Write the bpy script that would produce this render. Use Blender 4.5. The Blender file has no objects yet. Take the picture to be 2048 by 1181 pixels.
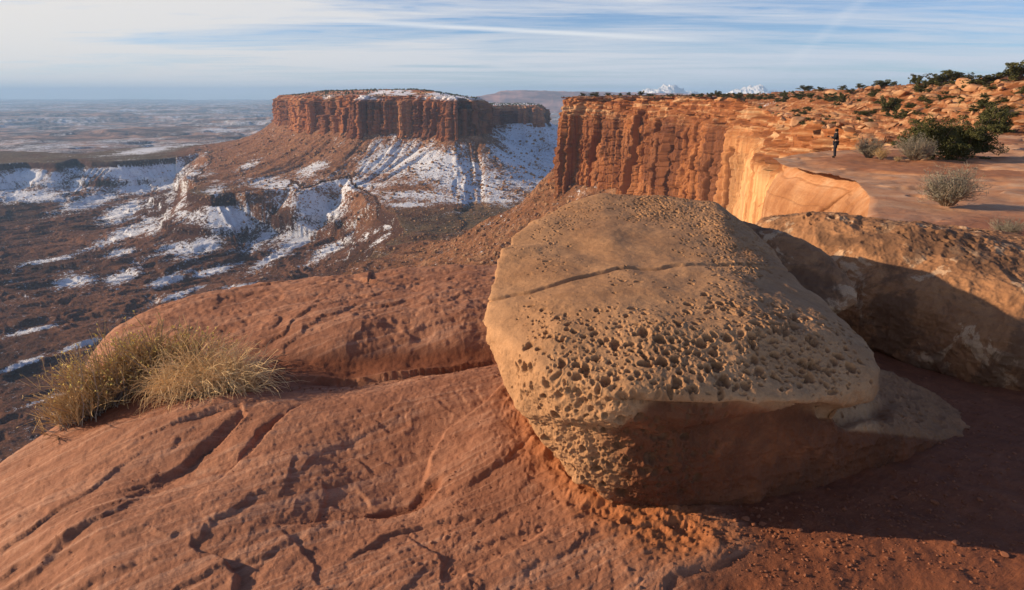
import bpy, bmesh, math, random
import numpy as np
from mathutils import Vector, Matrix, Euler
R = math.radians
random.seed(7)
RNG = np.random.default_rng(11)
C = bpy.context.scene.collection
SC = bpy.context.scene

# ------------------------------------------------------------------ camera, sky, sun, exposure
F = 1365.0            # focal length in pixels of the 2048 px wide photograph
CAMZ = 1.6
PITCH = math.atan((590.5 - 190.0) / F)
cam = bpy.data.cameras.new('camera'); camo = bpy.data.objects.new('camera', cam); C.objects.link(camo)
camo.location = (0, 0, CAMZ); camo.rotation_euler = (math.pi / 2 - PITCH, 0, 0)
cam.sensor_width = 36; cam.lens = 36 * F / 2048; cam.clip_start = 0.05; cam.clip_end = 200000
SC.camera = camo
SUN_EL, SUN_AZ = R(17.5), math.atan2(0.07, -1.0)     # azimuth of the sun measured from +X, counter-clockwise
sun_dir = Vector((math.cos(SUN_AZ) * math.cos(SUN_EL), math.sin(SUN_AZ) * math.cos(SUN_EL), math.sin(SUN_EL)))
sl = bpy.data.lights.new('sun', 'SUN'); sl.energy = 5.0; sl.angle = R(0.55); sl.color = (1.0, 0.76, 0.50)
so = bpy.data.objects.new('sun', sl); C.objects.link(so); so.rotation_euler = sun_dir.to_track_quat('Z', 'Y').to_euler()
SC.view_settings.view_transform = 'Standard'; SC.view_settings.look = 'None'; SC.view_settings.gamma = 1
SC.view_settings.exposure = 0.46
SC.render.engine = 'CYCLES'
SC.cycles.use_denoising = True; SC.cycles.max_bounces = 5; SC.cycles.volume_bounces = 1
SC.cycles.diffuse_bounces = 3; SC.cycles.glossy_bounces = 1

def N(nt, typ, **kw):
    n = nt.nodes.new(typ)
    for k, v in kw.items():
        if k in n.inputs.keys() and not hasattr(type(n), k): n.inputs[k].default_value = v
        else: setattr(n, k, v)
    return n
def ramp(nt, src, stops, interp='LINEAR'):
    r = nt.nodes.new('ShaderNodeValToRGB'); r.color_ramp.interpolation = interp
    e = r.color_ramp.elements
    while len(e) < len(stops): e.new(0.5)
    for i, (p, c) in enumerate(stops):
        e[i].position = p; e[i].color = c if len(c) == 4 else (*c, 1)
    nt.links.new(src, r.inputs[0]); return r.outputs[0]
def g(v): return (v, v, v, 1)

world = bpy.data.worlds.new('World'); SC.world = world; world.use_nodes = True
nt = world.node_tree; nt.nodes.clear(); L = nt.links.new
sky = N(nt, 'ShaderNodeTexSky'); sky.sky_type = 'NISHITA'; sky.sun_disc = False
sky.sun_elevation = SUN_EL; sky.sun_rotation = math.pi / 2 - SUN_AZ; sky.altitude = 1800
sky.air_density = 1.0; sky.dust_density = 0.6; sky.ozone_density = 1.6
tc = N(nt, 'ShaderNodeTexCoord')
sep = N(nt, 'ShaderNodeSeparateXYZ'); L(tc.outputs['Generated'], sep.inputs[0])
def mth(nt, op, a, b=None, clamp=False):
    m = nt.nodes.new('ShaderNodeMath'); m.operation = op; m.use_clamp = clamp
    for i, v in enumerate((a, b)):
        if v is None: continue
        if isinstance(v, (int, float)): m.inputs[i].default_value = v
        else: nt.links.new(v, m.inputs[i])
    return m.outputs[0]
zz = mth(nt, 'ADD', mth(nt, 'MAXIMUM', sep.outputs[2], 0.0), 0.045)
cx = mth(nt, 'DIVIDE', sep.outputs[0], zz); cy = mth(nt, 'DIVIDE', sep.outputs[1], zz)
cmb = N(nt, 'ShaderNodeCombineXYZ'); L(cx, cmb.inputs[0]); L(cy, cmb.inputs[1])
def cloud(rot, scl, loc, nscale, detail, rough, dist, lo, hi):
    mp = N(nt, 'ShaderNodeMapping'); mp.inputs['Rotation'].default_value = (0, 0, R(rot)); mp.inputs['Scale'].default_value = scl
    mp.inputs['Location'].default_value = loc; L(cmb.outputs[0], mp.inputs[0])
    n = N(nt, 'ShaderNodeTexNoise'); n.inputs['Scale'].default_value = nscale; n.inputs['Detail'].default_value = detail
    n.inputs['Roughness'].default_value = rough; n.inputs['Distortion'].default_value = dist; L(mp.outputs[0], n.inputs[0])
    return ramp(nt, n.outputs[0], [(lo, g(0)), (hi, g(1))])
c1 = cloud(12, (0.16, 0.42, 1), (3.1, 0.4, 0), 1.0, 9, 0.62, 0.8, 0.38, 0.62)
c2 = cloud(-24, (0.5, 1.9, 1), (1.3, 7.7, 0), 1.0, 8, 0.66, 1.4, 0.36, 0.72)
leftw = mth(nt, 'MULTIPLY', sep.outputs[0], -0.36)
hor = ramp(nt, sep.outputs[2], [(0.0, g(0.42)), (0.07, g(0.30)), (0.2, g(0.0))])
base = mth(nt, 'MULTIPLY', mth(nt, 'ADD', mth(nt, 'ADD', c1, mth(nt, 'MULTIPLY', c2, 0.6)), mth(nt, 'ADD', leftw, hor)), 0.58)
cov = ramp(nt, base, [(0.18, g(0.03)), (0.42, g(0.5)), (0.75, g(0.97))])
cc = N(nt, 'ShaderNodeMix'); cc.data_type = 'RGBA'
L(mth(nt, 'ADD', mth(nt, 'MULTIPLY', sep.outputs[0], -0.9), 0.35, True), cc.inputs['Factor'])
cc.inputs[6].default_value = (6.2, 6.6, 7.4, 1); cc.inputs[7].default_value = (8.4, 7.8, 7.1, 1)
skt = N(nt, 'ShaderNodeMix'); skt.data_type = 'RGBA'; skt.blend_type = 'MULTIPLY'; skt.inputs['Factor'].default_value = 1
L(sky.outputs[0], skt.inputs[6]); skt.inputs[7].default_value = (0.74, 0.90, 1.22, 1)
mx = N(nt, 'ShaderNodeMix'); mx.data_type = 'RGBA'; L(mth(nt, 'MULTIPLY', cov, ramp(nt, sep.outputs[2], [(0.30, g(1)), (0.55, g(0.12))])), mx.inputs['Factor']); L(skt.outputs[2], mx.inputs[6]); L(cc.outputs[2], mx.inputs[7])
def trail(p, q_, wid, amt, prev):
    # a condensation trail: a thin band of sky between two directions
    a_ = Vector(p).normalized(); b_ = Vector(q_).normalized(); n_ = a_.cross(b_).normalized(); mid_ = (a_ + b_).normalized()
    def dot(vv):
        d_ = nt.nodes.new('ShaderNodeVectorMath'); d_.operation = 'DOT_PRODUCT'; L(tc.outputs['Generated'], d_.inputs[0]); d_.inputs[1].default_value = vv; return d_.outputs['Value']
    ed = ramp(nt, mth(nt, 'DIVIDE', mth(nt, 'ABSOLUTE', dot(n_)), wid), [(.15, g(1)), (1, g(0))])
    al = ramp(nt, dot(mid_), [(a_.dot(mid_) - .004, g(0)), (min(.9999, a_.dot(mid_) + .03), g(1))])
    k_ = mth(nt, 'MULTIPLY', mth(nt, 'MULTIPLY', ed, al), amt)
    m_ = nt.nodes.new('ShaderNodeMix'); m_.data_type = 'RGBA'; L(k_, m_.inputs['Factor']); L(prev, m_.inputs[6]); m_.inputs[7].default_value = (9.5, 9.2, 8.8, 1); return m_.outputs[2]
def _rd(u, v):
    dx, dv = (u - 1024) / F, (590.5 - v) / F; return (dx, math.cos(PITCH) + dv * math.sin(PITCH), -math.sin(PITCH) + dv * math.cos(PITCH))
skyc = trail(_rd(640, 40), _rd(1420, 82), .0045, .6, mx.outputs[2]); skyc = trail(_rd(1612, 100), _rd(1760, -30), .009, .12, skyc)
bg = N(nt, 'ShaderNodeBackground'); bg.inputs[1].default_value = 0.079; L(skyc, bg.inputs[0])
wo = N(nt, 'ShaderNodeOutputWorld'); L(bg.outputs[0], wo.inputs[0])

# ------------------------------------------------------------------ numpy noise
def _h(ix, iy, iz, s=0):
    n = (ix.astype(np.int64) * 374761393 + iy.astype(np.int64) * 668265263 + iz.astype(np.int64) * 2147483647 + s * 1274126177) & 0xffffffff
    n = ((n ^ (n >> 13)) * 1274126177) & 0xffffffff
    n = ((n ^ (n >> 16)) * 2246822519) & 0xffffffff
    n = n ^ (n >> 15)
    return (n & 0xffffff).astype(np.float32) / np.float32(0xffffff)
def vnoise(x, y, z=None, s=0):
    x = np.asarray(x, dtype=np.float64); y = np.asarray(y, dtype=np.float64)
    fx = np.floor(x); fy = np.floor(y); ux = x - fx; uy = y - fy
    ux = ux * ux * ux * (ux * (ux * 6 - 15) + 10); uy = uy * uy * uy * (uy * (uy * 6 - 15) + 10)
    if z is None:
        zi = np.zeros_like(fx)
        a = _h(fx, fy, zi, s); b = _h(fx + 1, fy, zi, s); c = _h(fx, fy + 1, zi, s); d = _h(fx + 1, fy + 1, zi, s)
        return ((a + (b - a) * ux) * (1 - uy) + (c + (d - c) * ux) * uy) * 2 - 1
    z = np.asarray(z, dtype=np.float64); fz = np.floor(z); uz = z - fz; uz = uz * uz * uz * (uz * (uz * 6 - 15) + 10)
    r = 0
    for k in (0, 1):
        a = _h(fx, fy, fz + k, s); b = _h(fx + 1, fy, fz + k, s); c = _h(fx, fy + 1, fz + k, s); d = _h(fx + 1, fy + 1, fz + k, s)
        v = (a + (b - a) * ux) * (1 - uy) + (c + (d - c) * ux) * uy
        r = r + v * (uz if k else 1 - uz)
    return r * 2 - 1
def fbm(x, y, z=None, o=4, s=0, rough=0.5, ridge=False):
    a = 1.0; r = 0; t = 0; f = 1.0
    cs, sn = math.cos(0.6), math.sin(0.6)
    for i in range(o):
        v = vnoise(x * f, y * f, None if z is None else z * f, s + i * 17)
        if ridge: v = 1 - 2 * np.abs(v)
        r = r + a * v; t += a; a *= rough; f *= 2.03
        x, y = x * cs - y * sn, x * sn + y * cs
    return r / t
def sstep(a, b, x):
    t = np.clip((x - a) / (b - a), 0, 1); return t * t * (3 - 2 * t)
def worley(x, y, z, s=0, jit=0.9):
    """nearest random point: distance, random value of that point"""
    fx = np.floor(x); fy = np.floor(y); fz = np.floor(z)
    best = np.full(x.shape, 9.0, dtype=np.float32); bid = np.zeros(x.shape, dtype=np.float32)
    for i in (-1, 0, 1):
        for j in (-1, 0, 1):
            for k in (-1, 0, 1):
                cx_, cy_, cz_ = fx + i, fy + j, fz + k
                px = cx_ + .5 + jit * (_h(cx_, cy_, cz_, s) - .5); py = cy_ + .5 + jit * (_h(cx_, cy_, cz_, s + 1) - .5)
                pz = cz_ + .5 + jit * (_h(cx_, cy_, cz_, s + 2) - .5)
                d = np.sqrt((px - x) ** 2 + (py - y) ** 2 + (pz - z) ** 2).astype(np.float32)
                m = d < best; best = np.where(m, d, best); bid = np.where(m, _h(cx_, cy_, cz_, s + 3), bid)
    return best, bid
def sdf(x, y, P):
    """signed distance to polygon P (negative inside) and arc length of the nearest point"""
    P = np.asarray(P, float); d2 = np.full(x.shape, 1e18); arc = np.zeros(x.shape); ins = np.zeros(x.shape, bool); run = 0.0
    for i in range(len(P)):
        a = P[i]; b = P[(i + 1) % len(P)]; e = b - a; le = math.hypot(*e)
        wx = x - a[0]; wy = y - a[1]; t = np.clip((wx * e[0] + wy * e[1]) / (le * le), 0, 1)
        q = (wx - t * e[0]) ** 2 + (wy - t * e[1]) ** 2
        m = q < d2; d2 = np.where(m, q, d2); arc = np.where(m, run + t * le, arc); run += le
        c = ((a[1] > y) != (b[1] > y)) & (x < (b[0] - a[0]) * (y - a[1]) / ((b[1] - a[1]) if b[1] != a[1] else 1e-9) + a[0])
        ins ^= c
    d = np.sqrt(d2); return np.where(ins, -d, d), arc

# ------------------------------------------------------------------ where a thing seen in the photograph stands
ct, st_ = math.cos(PITCH), math.sin(PITCH)
def ray(u, v):
    dx = (u - 1024) / F; dv = (590.5 - v) / F
    return dx, ct + dv * st_, -st_ + dv * ct
def PY(u, v, y):
    a, b, c = ray(u, v); return (a * y / b, y, CAMZ + c * y / b)
def G(u, v, z):
    a, b, c = ray(u, v); t = (z - CAMZ) / c; return (a * t, b * t)
def proj(x, y, z):
    zc = y * ct - (z - CAMZ) * st_; vc = y * st_ + (z - CAMZ) * ct
    zc = np.maximum(zc, 1e-3); return 1024 + F * x / zc, 590.5 - F * vc / zc

# ------------------------------------------------------------------ mesh helpers
def tag(o, label=None, cat=None, group=None, kind=None):
    if label: o['label'] = label
    if cat: o['category'] = cat
    if group: o['group'] = group
    if kind: o['kind'] = kind
    return o
def link(name, me, mat=None, parent=None):
    o = bpy.data.objects.new(name, me); C.objects.link(o)
    if mat:
        for m in (mat if isinstance(mat, (list, tuple)) else [mat]): me.materials.append(m)
    if parent: o.parent = parent
    return o
def np_mesh(name, V, Q, smooth=True, attrs=None, nside=4):
    me = bpy.data.meshes.new(name); nv = len(V); nf = len(Q)
    me.vertices.add(nv); me.vertices.foreach_set('co', np.ascontiguousarray(V, dtype=np.float32).ravel())
    me.loops.add(nf * nside); me.loops.foreach_set('vertex_index', np.ascontiguousarray(Q, dtype=np.int32).ravel())
    me.polygons.add(nf); me.polygons.foreach_set('loop_start', np.arange(0, nf * nside, nside, dtype=np.int32))
    me.polygons.foreach_set('use_smooth', np.full(nf, smooth))
    me.update(calc_edges=True); me.validate()
    for k, a in (attrs or {}).items(): add_attr(me, k, a)
    return me
def add_attr(me, k, a):
    at = me.attributes.new(k, 'FLOAT', 'POINT'); at.data.foreach_set('value', np.ascontiguousarray(a, dtype=np.float32).ravel())
def grid_faces(nr, nc, mask=None, flip=False):
    i = np.arange(nr - 1)[:, None] * nc + np.arange(nc - 1)[None, :]
    q = np.stack([i, i + 1, i + nc + 1, i + nc], -1) if not flip else np.stack([i, i + nc, i + nc + 1, i + 1], -1)
    q = q.reshape(-1, 4)
    if mask is not None: q = q[mask[:-1, :-1].ravel() | mask[1:, 1:].ravel()]
    return q
def grid_obj(name, X, Y, Z, mat, mask=None, attrs=None, flip=False, smooth=True, parent=None):
    V = np.stack([X, Y, Z], -1).reshape(-1, 3); Q = grid_faces(*X.shape, mask, flip)
    used = np.zeros(len(V), bool); used[Q.ravel()] = True
    idx = np.cumsum(used) - 1
    at = {k: a.ravel()[used] for k, a in (attrs or {}).items()}
    return link(name, np_mesh(name, V[used], idx[Q], smooth, at), mat, parent)
def vnormals(me):
    n = np.zeros(len(me.vertices) * 3, dtype=np.float32); me.vertices.foreach_get('normal', n); return n.reshape(-1, 3).astype(float)
def coords(me):
    n = np.zeros(len(me.vertices) * 3, dtype=np.float32); me.vertices.foreach_get('co', n); return n.reshape(-1, 3).astype(float)
def setco(me, V):
    me.vertices.foreach_set('co', np.ascontiguousarray(V, dtype=np.float32).ravel()); me.update()

# ------------------------------------------------------------------ materials
def new_mat(name, rough=0.9, spec=0.2):
    m = bpy.data.materials.new(name); m.use_nodes = True; nt = m.node_tree
    b = nt.nodes['Principled BSDF']; b.inputs['Roughness'].default_value = rough; b.inputs['Specular IOR Level'].default_value = spec
    return m, nt, b
def nz(nt, vec, scale, detail=6, rough=0.6, dist=0.0, mapscale=None):
    if mapscale is not None:
        mp = nt.nodes.new('ShaderNodeMapping'); mp.inputs['Scale'].default_value = mapscale; nt.links.new(vec, mp.inputs[0]); vec = mp.outputs[0]
    n = nt.nodes.new('ShaderNodeTexNoise'); n.inputs['Scale'].default_value = scale; n.inputs['Detail'].default_value = detail
    n.inputs['Roughness'].default_value = rough; n.inputs['Distortion'].default_value = dist; nt.links.new(vec, n.inputs[0]); return n.outputs[0]
def mixc(nt, fac, a, b, blend='MIX'):
    m = nt.nodes.new('ShaderNodeMix'); m.data_type = 'RGBA'; m.blend_type = blend
    if isinstance(fac, (int, float)): m.inputs['Factor'].default_value = fac
    else: nt.links.new(fac, m.inputs['Factor'])
    for i, v in ((6, a), (7, b)):
        if isinstance(v, tuple): m.inputs[i].default_value = (*v[:3], 1)
        else: nt.links.new(v, m.inputs[i])
    return m.outputs[2]
def attr(nt, name):
    a = nt.nodes.new('ShaderNodeAttribute'); a.attribute_name = name; return a.outputs['Fac']
def bump(nt, bsdf, h, strength, dist):
    b = nt.nodes.new('ShaderNodeBump'); b.inputs['Strength'].default_value = strength; b.inputs['Distance'].default_value = dist
    nt.links.new(h, b.inputs['Height']); nt.links.new(b.outputs[0], bsdf.inputs['Normal'])
def objc(nt):
    t = nt.nodes.new('ShaderNodeTexCoord'); return t.outputs['Object']

def mat_near_ground():
    m, nt, b = new_mat('slickrock_and_soil', 0.88, 0.25); v = objc(nt)
    n1 = nz(nt, v, 2.2, 7, 0.65, 0.4); n2 = nz(nt, v, 14, 8, 0.7); n3 = nz(nt, v, 120, 4, 0.7)
    rock = ramp(nt, n1, [(0.30, (0.26, 0.105, 0.056)), (0.5, (0.37, 0.158, 0.085)), (0.68, (0.48, 0.232, 0.132))])
    rock = mixc(nt, ramp(nt, n2, [(0.35, g(0.0)), (0.7, g(0.55))]), rock, (0.25, 0.112, 0.068))
    pale = ramp(nt, nz(nt, v, 3.1, 8, 0.7, 0.3), [(0.60, g(0)), (0.72, g(0.4))])
    rock = mixc(nt, pale, rock, (0.50, 0.32, 0.22))
    soil = ramp(nt, nz(nt, v, 9, 8, 0.75), [(0.3, (0.15, 0.048, 0.024)), (0.55, (0.24, 0.080, 0.036)), (0.75, (0.33, 0.12, 0.055))])
    soil = mixc(nt, mth(nt, 'MULTIPLY', attr(nt, 'farm'), .85), soil, ramp(nt, nz(nt, v, 1.5, 7, .7), [(.35, (0.33, 0.125, 0.05)), (.65, (0.50, 0.23, 0.105))]))
    soil = mixc(nt, ramp(nt, n3, [(0.5, g(0)), (0.75, g(0.5))]), soil, (0.13, 0.045, 0.025))
    mpl = nt.nodes.new('ShaderNodeMapping'); mpl.inputs['Rotation'].default_value = (0, 0, R(-30)); nt.links.new(v, mpl.inputs[0])
    lamn = nz(nt, mpl.outputs[0], 3.0, 8, .7, .8, (.35, 5.5, 1)); rock = mixc(nt, ramp(nt, lamn, [(.50, g(0)), (.62, g(.55))]), rock, (0.56, 0.31, 0.20)); rock = mixc(nt, ramp(nt, lamn, [(.34, g(.6)), (.46, g(0))]), rock, (0.21, 0.085, 0.05))
    orange = mixc(nt, attr(nt, 'orange'), rock, (0.47, 0.165, 0.055))
    far = mixc(nt, attr(nt, 'farm'), orange, ramp(nt, nz(nt, v, 0.8, 8, 0.7), [(0.35, (0.44, 0.20, 0.095)), (0.5, (0.54, 0.28, 0.145)), (0.66, (0.62, 0.40, 0.25))]))
    col = mixc(nt, attr(nt, 'soil'), far, soil)
    col = mixc(nt, ramp(nt, n3, [(0.3, g(0.35)), (0.6, g(0.0))]), col, (0.19, 0.085, 0.05))
    nt.links.new(col, b.inputs['Base Color'])
    hh = mth(nt, 'ADD', mth(nt, 'ADD', mth(nt, 'MULTIPLY', n2, 1.0), mth(nt, 'MULTIPLY', lamn, 1.2)), mth(nt, 'MULTIPLY', n3, 0.45))
    hh = mth(nt, 'ADD', hh, mth(nt, 'MULTIPLY', nz(nt, v, 420, 3, 0.7), 0.10))
    bump(nt, b, hh, 0.8, 0.010); return m
def mat_boulder(name, A, B_, D, patch=None):
    m, nt, b = new_mat(name, 0.9, 0.2); v = objc(nt)
    n1 = nz(nt, v, 2.6, 7, 0.65, 0.5); n2 = nz(nt, v, 18, 8, 0.72); n3 = nz(nt, v, 160, 4, 0.7)
    col = ramp(nt, n1, [(0.3, B_), (0.55, A), (0.72, tuple(min(1, c * 1.18) for c in A))])
    col = mixc(nt, ramp(nt, n2, [(0.4, g(0)), (0.72, g(0.4))]), col, D)
    if patch:
        pm = ramp(nt, nz(nt, v, 3.3, 7, 0.68, 0.5), [(0.555, g(0)), (0.59, g(0.8))]); col = mixc(nt, pm, col, patch)
        pd = ramp(nt, nz(nt, v, 2.2, 7, 0.66, 0.6, (1.3, 1, 1.1)), [(0.50, g(0)), (0.56, g(0.8))]); col = mixc(nt, pd, col, (0.13, 0.07, 0.042))
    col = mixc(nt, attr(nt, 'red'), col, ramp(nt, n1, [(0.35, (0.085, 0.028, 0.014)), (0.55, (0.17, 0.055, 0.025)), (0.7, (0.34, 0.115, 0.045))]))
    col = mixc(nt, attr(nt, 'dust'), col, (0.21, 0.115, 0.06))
    col = mixc(nt, ramp(nt, n3, [(0.3, g(0.4)), (0.55, g(0.0))]), col, D)
    nt.links.new(col, b.inputs['Base Color'])
    hh = mth(nt, 'ADD', n2, mth(nt, 'MULTIPLY', n3, 0.35)); hh = mth(nt, 'ADD', hh, mth(nt, 'MULTIPLY', nz(nt, v, 500, 3, 0.7), 0.12))
    bump(nt, b, hh, 0.75, 0.008); return m
SNOW = (0.82, 0.85, 0.92)
def mat_cliff(name, sc, cols, varn=(0.10, 0.04, 0.025), strata=1.0, bd=2.0):
    m, nt, b = new_mat(name, 0.95, 0.1); v = objc(nt)
    n1 = nz(nt, v, 0.012 * sc, 8, 0.65); ns = nz(nt, v, 0.05 * sc, 8, 0.7, 0.3, (1, 1, 0.07)); nh = nz(nt, v, 0.10 * sc, 6, 0.7, 0.2, (0.08, 0.08, 1.0))
    fac = mth(nt, 'ADD', mth(nt, 'MULTIPLY', n1, 0.5), mth(nt, 'MULTIPLY', ns, 0.5))
    col = ramp(nt, fac, [(0.34, cols[0]), (0.5, cols[1]), (0.66, cols[2])])
    col = mixc(nt, ramp(nt, ns, [(0.50, g(0)), (0.60, g(0.9))]), col, varn)
    col = mixc(nt, ramp(nt, attr(nt, 'tone'), [(.1, g(.65)), (.5, g(0)), (1, g(0))]), col, varn)
    col = mixc(nt, ramp(nt, attr(nt, 'tone'), [(.6, g(0)), (1, g(.45))]), col, cols[2])
    col = mixc(nt, mth(nt, 'MULTIPLY', attr(nt, 'band'), 1.0), col, ramp(nt, nh, [(0.35, cols[0]), (0.5, cols[1]), (0.62, (0.50, 0.31, 0.17))]))
    col = mixc(nt, attr(nt, 'bright'), col, ramp(nt, nz(nt, v, 0.10 * sc, 8, 0.7, 0.3, (1, 1, 0.04)), [(0.4, (0.42, 0.19, 0.075)), (0.52, (0.66, 0.36, 0.16)), (0.62, (0.72, 0.44, 0.22))]))
    col = mixc(nt, attr(nt, 'snow'), col, SNOW)
    nt.links.new(col, b.inputs['Base Color'])
    bump(nt, b, mth(nt, 'ADD', ns, mth(nt, 'MULTIPLY', nz(nt, v, 0.3 * sc, 7, 0.75), 0.5)), 0.9, bd); return m
def mat_valley():
    m, nt, b = new_mat('canyon_floor', 0.97, 0.05); v = objc(nt)
    n1 = nz(nt, v, 0.0035, 9, 0.65, 0.3); n2 = nz(nt, v, 0.05, 9, 0.72); n4 = nz(nt, v, 0.0006, 8, 0.6)
    col = ramp(nt, n1, [(0.35, (0.085, 0.042, 0.028)), (0.5, (0.15, 0.068, 0.042)), (0.66, (0.25, 0.115, 0.065))])
    tal = ramp(nt, n2, [(0.32, (0.17, 0.075, 0.04)), (0.5, (0.33, 0.15, 0.075)), (0.64, (0.45, 0.24, 0.13))])
    col = mixc(nt, attr(nt, 'talus'), col, tal)
    olive = ramp(nt, n2, [(0.4, (0.11, 0.085, 0.05)), (0.6, (0.24, 0.19, 0.11))])
    col = mixc(nt, attr(nt, 'olive'), col, olive)
    far = ramp(nt, n1, [(0.38, (0.04, 0.035, 0.045)), (0.5, (0.19, 0.12, 0.10)), (0.6, (0.52, 0.30, 0.21))])
    col = mixc(nt, attr(nt, 'far'), col, far)
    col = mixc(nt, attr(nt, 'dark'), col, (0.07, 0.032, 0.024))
    col = mixc(nt, ramp(nt, nz(nt, v, 0.16, 7, 0.8), [(0.47, g(0)), (0.60, g(0.7))]), col, (0.06, 0.04, 0.03))
    sn = mth(nt, 'SUBTRACT', attr(nt, 'snow'), mth(nt, 'ADD', mth(nt, 'MULTIPLY', nz(nt, v, 0.13, 8, 0.85), 3.9), mth(nt, 'MULTIPLY', nz(nt, v, 0.018, 5, 0.7), 1.4)))
    sn = mth(nt, 'ADD', sn, 2.24)
    sn = ramp(nt, sn, [(0.02, g(0)), (0.22, g(1))])
    col = mixc(nt, sn, col, SNOW)
    nt.links.new(col, b.inputs['Base Color'])
    bump(nt, b, mth(nt, 'ADD', n2, mth(nt, 'MULTIPLY', nz(nt, v, 0.2, 5, 0.75), 0.4)), 1.0, 7.0); return m
def mat_plain(name, cols, scale=20, rough=0.85, spec=0.2, var=0.0):
    m, nt, b = new_mat(name, rough, spec); v = objc(nt)
    c = ramp(nt, nz(nt, v, scale, 5, 0.7), [(0.35, cols[0]), (0.65, cols[1])])
    if var:
        oi = nt.nodes.new('ShaderNodeAttribute'); oi.attribute_name = 'tone'
        c = mixc(nt, oi.outputs['Fac'], c, cols[2])
    nt.links.new(c, b.inputs['Base Color']); return m
M_GROUND = mat_near_ground()
M_TAN = mat_boulder('tan_sandstone', (0.46, 0.255, 0.130), (0.35, 0.182, 0.090), (0.18, 0.096, 0.050))
M_TAN2 = mat_boulder('patchy_sandstone', (0.37, 0.188, 0.092), (0.26, 0.122, 0.06), (0.14, 0.07, 0.038), (0.56, 0.38, 0.24))
M_CLIFF = mat_cliff('cliff_rock_right', 2.6, ((0.14, 0.048, 0.023), (0.29, 0.108, 0.041), (0.43, 0.19, 0.08)), bd=0.6)
M_MESA = mat_cliff('mesa_rock', 1.0, ((0.17, 0.06, 0.03), (0.34, 0.125, 0.052), (0.48, 0.22, 0.10)), bd=3.0)
M_VALLEY = mat_valley()

# ------------------------------------------------------------------ the plateau we stand on
def pts(*l): return [G(u, v, z) for u, v, z in l]
RIM = [(-9, -30), (-4.2, 0.5), (-3.2, 2.2)] + pts((-120, 1000, -.4), (0, 935, -.30), (110, 868, -.22), (215, 800, -.16), (235, 700, -.08), (250, 650, -.04), (330, 617, .02),
      (520, 563, .12), (650, 553, .15), (720, 552, .15), (800, 529, .22), (990, 526, .22)) + [
      (0.8, 6.9), (2.3, 8.2), (4.3, 10.2), (6.6, 12.8), (8.4, 15.2), (10.9, 20), (13.4, 26), (15.0, 32), (14.9, 36.5), (15.8, 41), (20, 46), (27, 52),
      (36, 60), (43, 78), (54, 112), (82, 190), (113, 300), (143, 420), (150, 540), (131, 640), (100, 725), (46, 800), (62, 880), (180, 1000), (900, 1200), (2500, 1200), (2500, -30)]
RIM = [tuple(map(float, p)) for p in RIM]
ctrl = [(0, 1181, -.16), (300, 1181, -.05), (700, 1181, .0), (1100, 1181, 0), (1500, 1181, 0), (2048, 1181, .0), (-200, 1181, -.3),
        (0, 1050, -.2), (200, 1030, -.04), (350, 960, -.09), (520, 930, .0), (800, 985, -.06), (960, 900, .03), (1150, 1000, .02), (1400, 1060, 0), (1700, 1060, 0), (2048, 1060, 0),
        (0, 945, -.30), (100, 880, -.22), (280, 850, -.05), (430, 800, .02), (600, 800, .03), (800, 775, .06), (980, 740, .06),
        (540, 757, -.04), (700, 752, -.06), (900, 730, -.04), (980, 722, -.02),
        (540, 720, .0), (700, 700, .04), (900, 680, .05), (400, 680, .02), (600, 620, .11), (800, 600, .14), (950, 600, .14), (300, 650, .0),
        (245, 655, -.04), (330, 620, .02), (520, 565, .10), (650, 555, .13), (720, 553, .13), (800, 530, .18), (990, 526, .18),
        (1500, 800, 0), (1800, 900, 0), (2048, 900, 0), (2300, 900, 0), (2048, 800, -.05), (1800, 700, -.08), (1600, 600, -.1), (2300, 700, -.1)]
CP = [(*G(u, v, z), z) for u, v, z in ctrl] + [(3, 6, -.3), (6, 7, -.4), (1.5, 7.5, -.1), (4, 9, -.55), (8, 9, -.55), (6, 13, -.95), (11, 13, -.95), (16, 13, -.95), (9, 18, -1.2), (15, 18, -1.25), (-3, -3, -.1), (3, -3, 0), (8, 2, 0), (-8, 3, -.6), (-4, 7, -.1)]
CP = np.array(CP)
def _tps(r): return np.where(r > 1e-9, r * r * np.log(np.maximum(r, 1e-9)), 0)
_n = len(CP); _K = _tps(np.hypot(CP[:, None, 0] - CP[None, :, 0], CP[:, None, 1] - CP[None, :, 1])) + np.eye(_n) * 0.004
_P = np.c_[np.ones(_n), CP[:, :2]]; _A = np.block([[_K, _P], [_P.T, np.zeros((3, 3))]]); _W = np.linalg.solve(_A, np.r_[CP[:, 2], 0, 0, 0])
def rbf(x, y):
    r = _W[_n] + _W[_n + 1] * x + _W[_n + 2] * y
    for i in range(_n): r = r + _W[i] * _tps(np.hypot(x - CP[i, 0], y - CP[i, 1]))
    return r
def stair(q, w=0.25):
    f = np.floor(q); t = q - f; return f + sstep(1 - w, 1, t)
def polydist(x, y, P):
    d = np.full(x.shape, 1e9); side = np.zeros(x.shape); T = np.zeros(x.shape); P = np.asarray(P, float); n = len(P) - 1
    for i in range(n):
        a, b = P[i], P[i + 1]; e = b - a; le = math.hypot(*e); wx, wy = x - a[0], y - a[1]
        t = np.clip((wx * e[0] + wy * e[1]) / le ** 2, 0, 1); q = np.hypot(wx - t * e[0], wy - t * e[1]); m = q < d
        d = np.where(m, q, d); side = np.where(m, np.sign(e[0] * wy - e[1] * wx), side); T = np.where(m, (i + t) / n, T)
    return d, side, T
SK_U = [1000, 1100, 1300, 1440, 1540, 1600, 1700, 1780, 1830, 1900, 2048, 2400]
SK_Z = [-1.0, -0.5, 0.3, 1.2, 2.0, 4.0, 3.6, 4.4, 5.6, 6.0, 6.8, 7.5]
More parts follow.
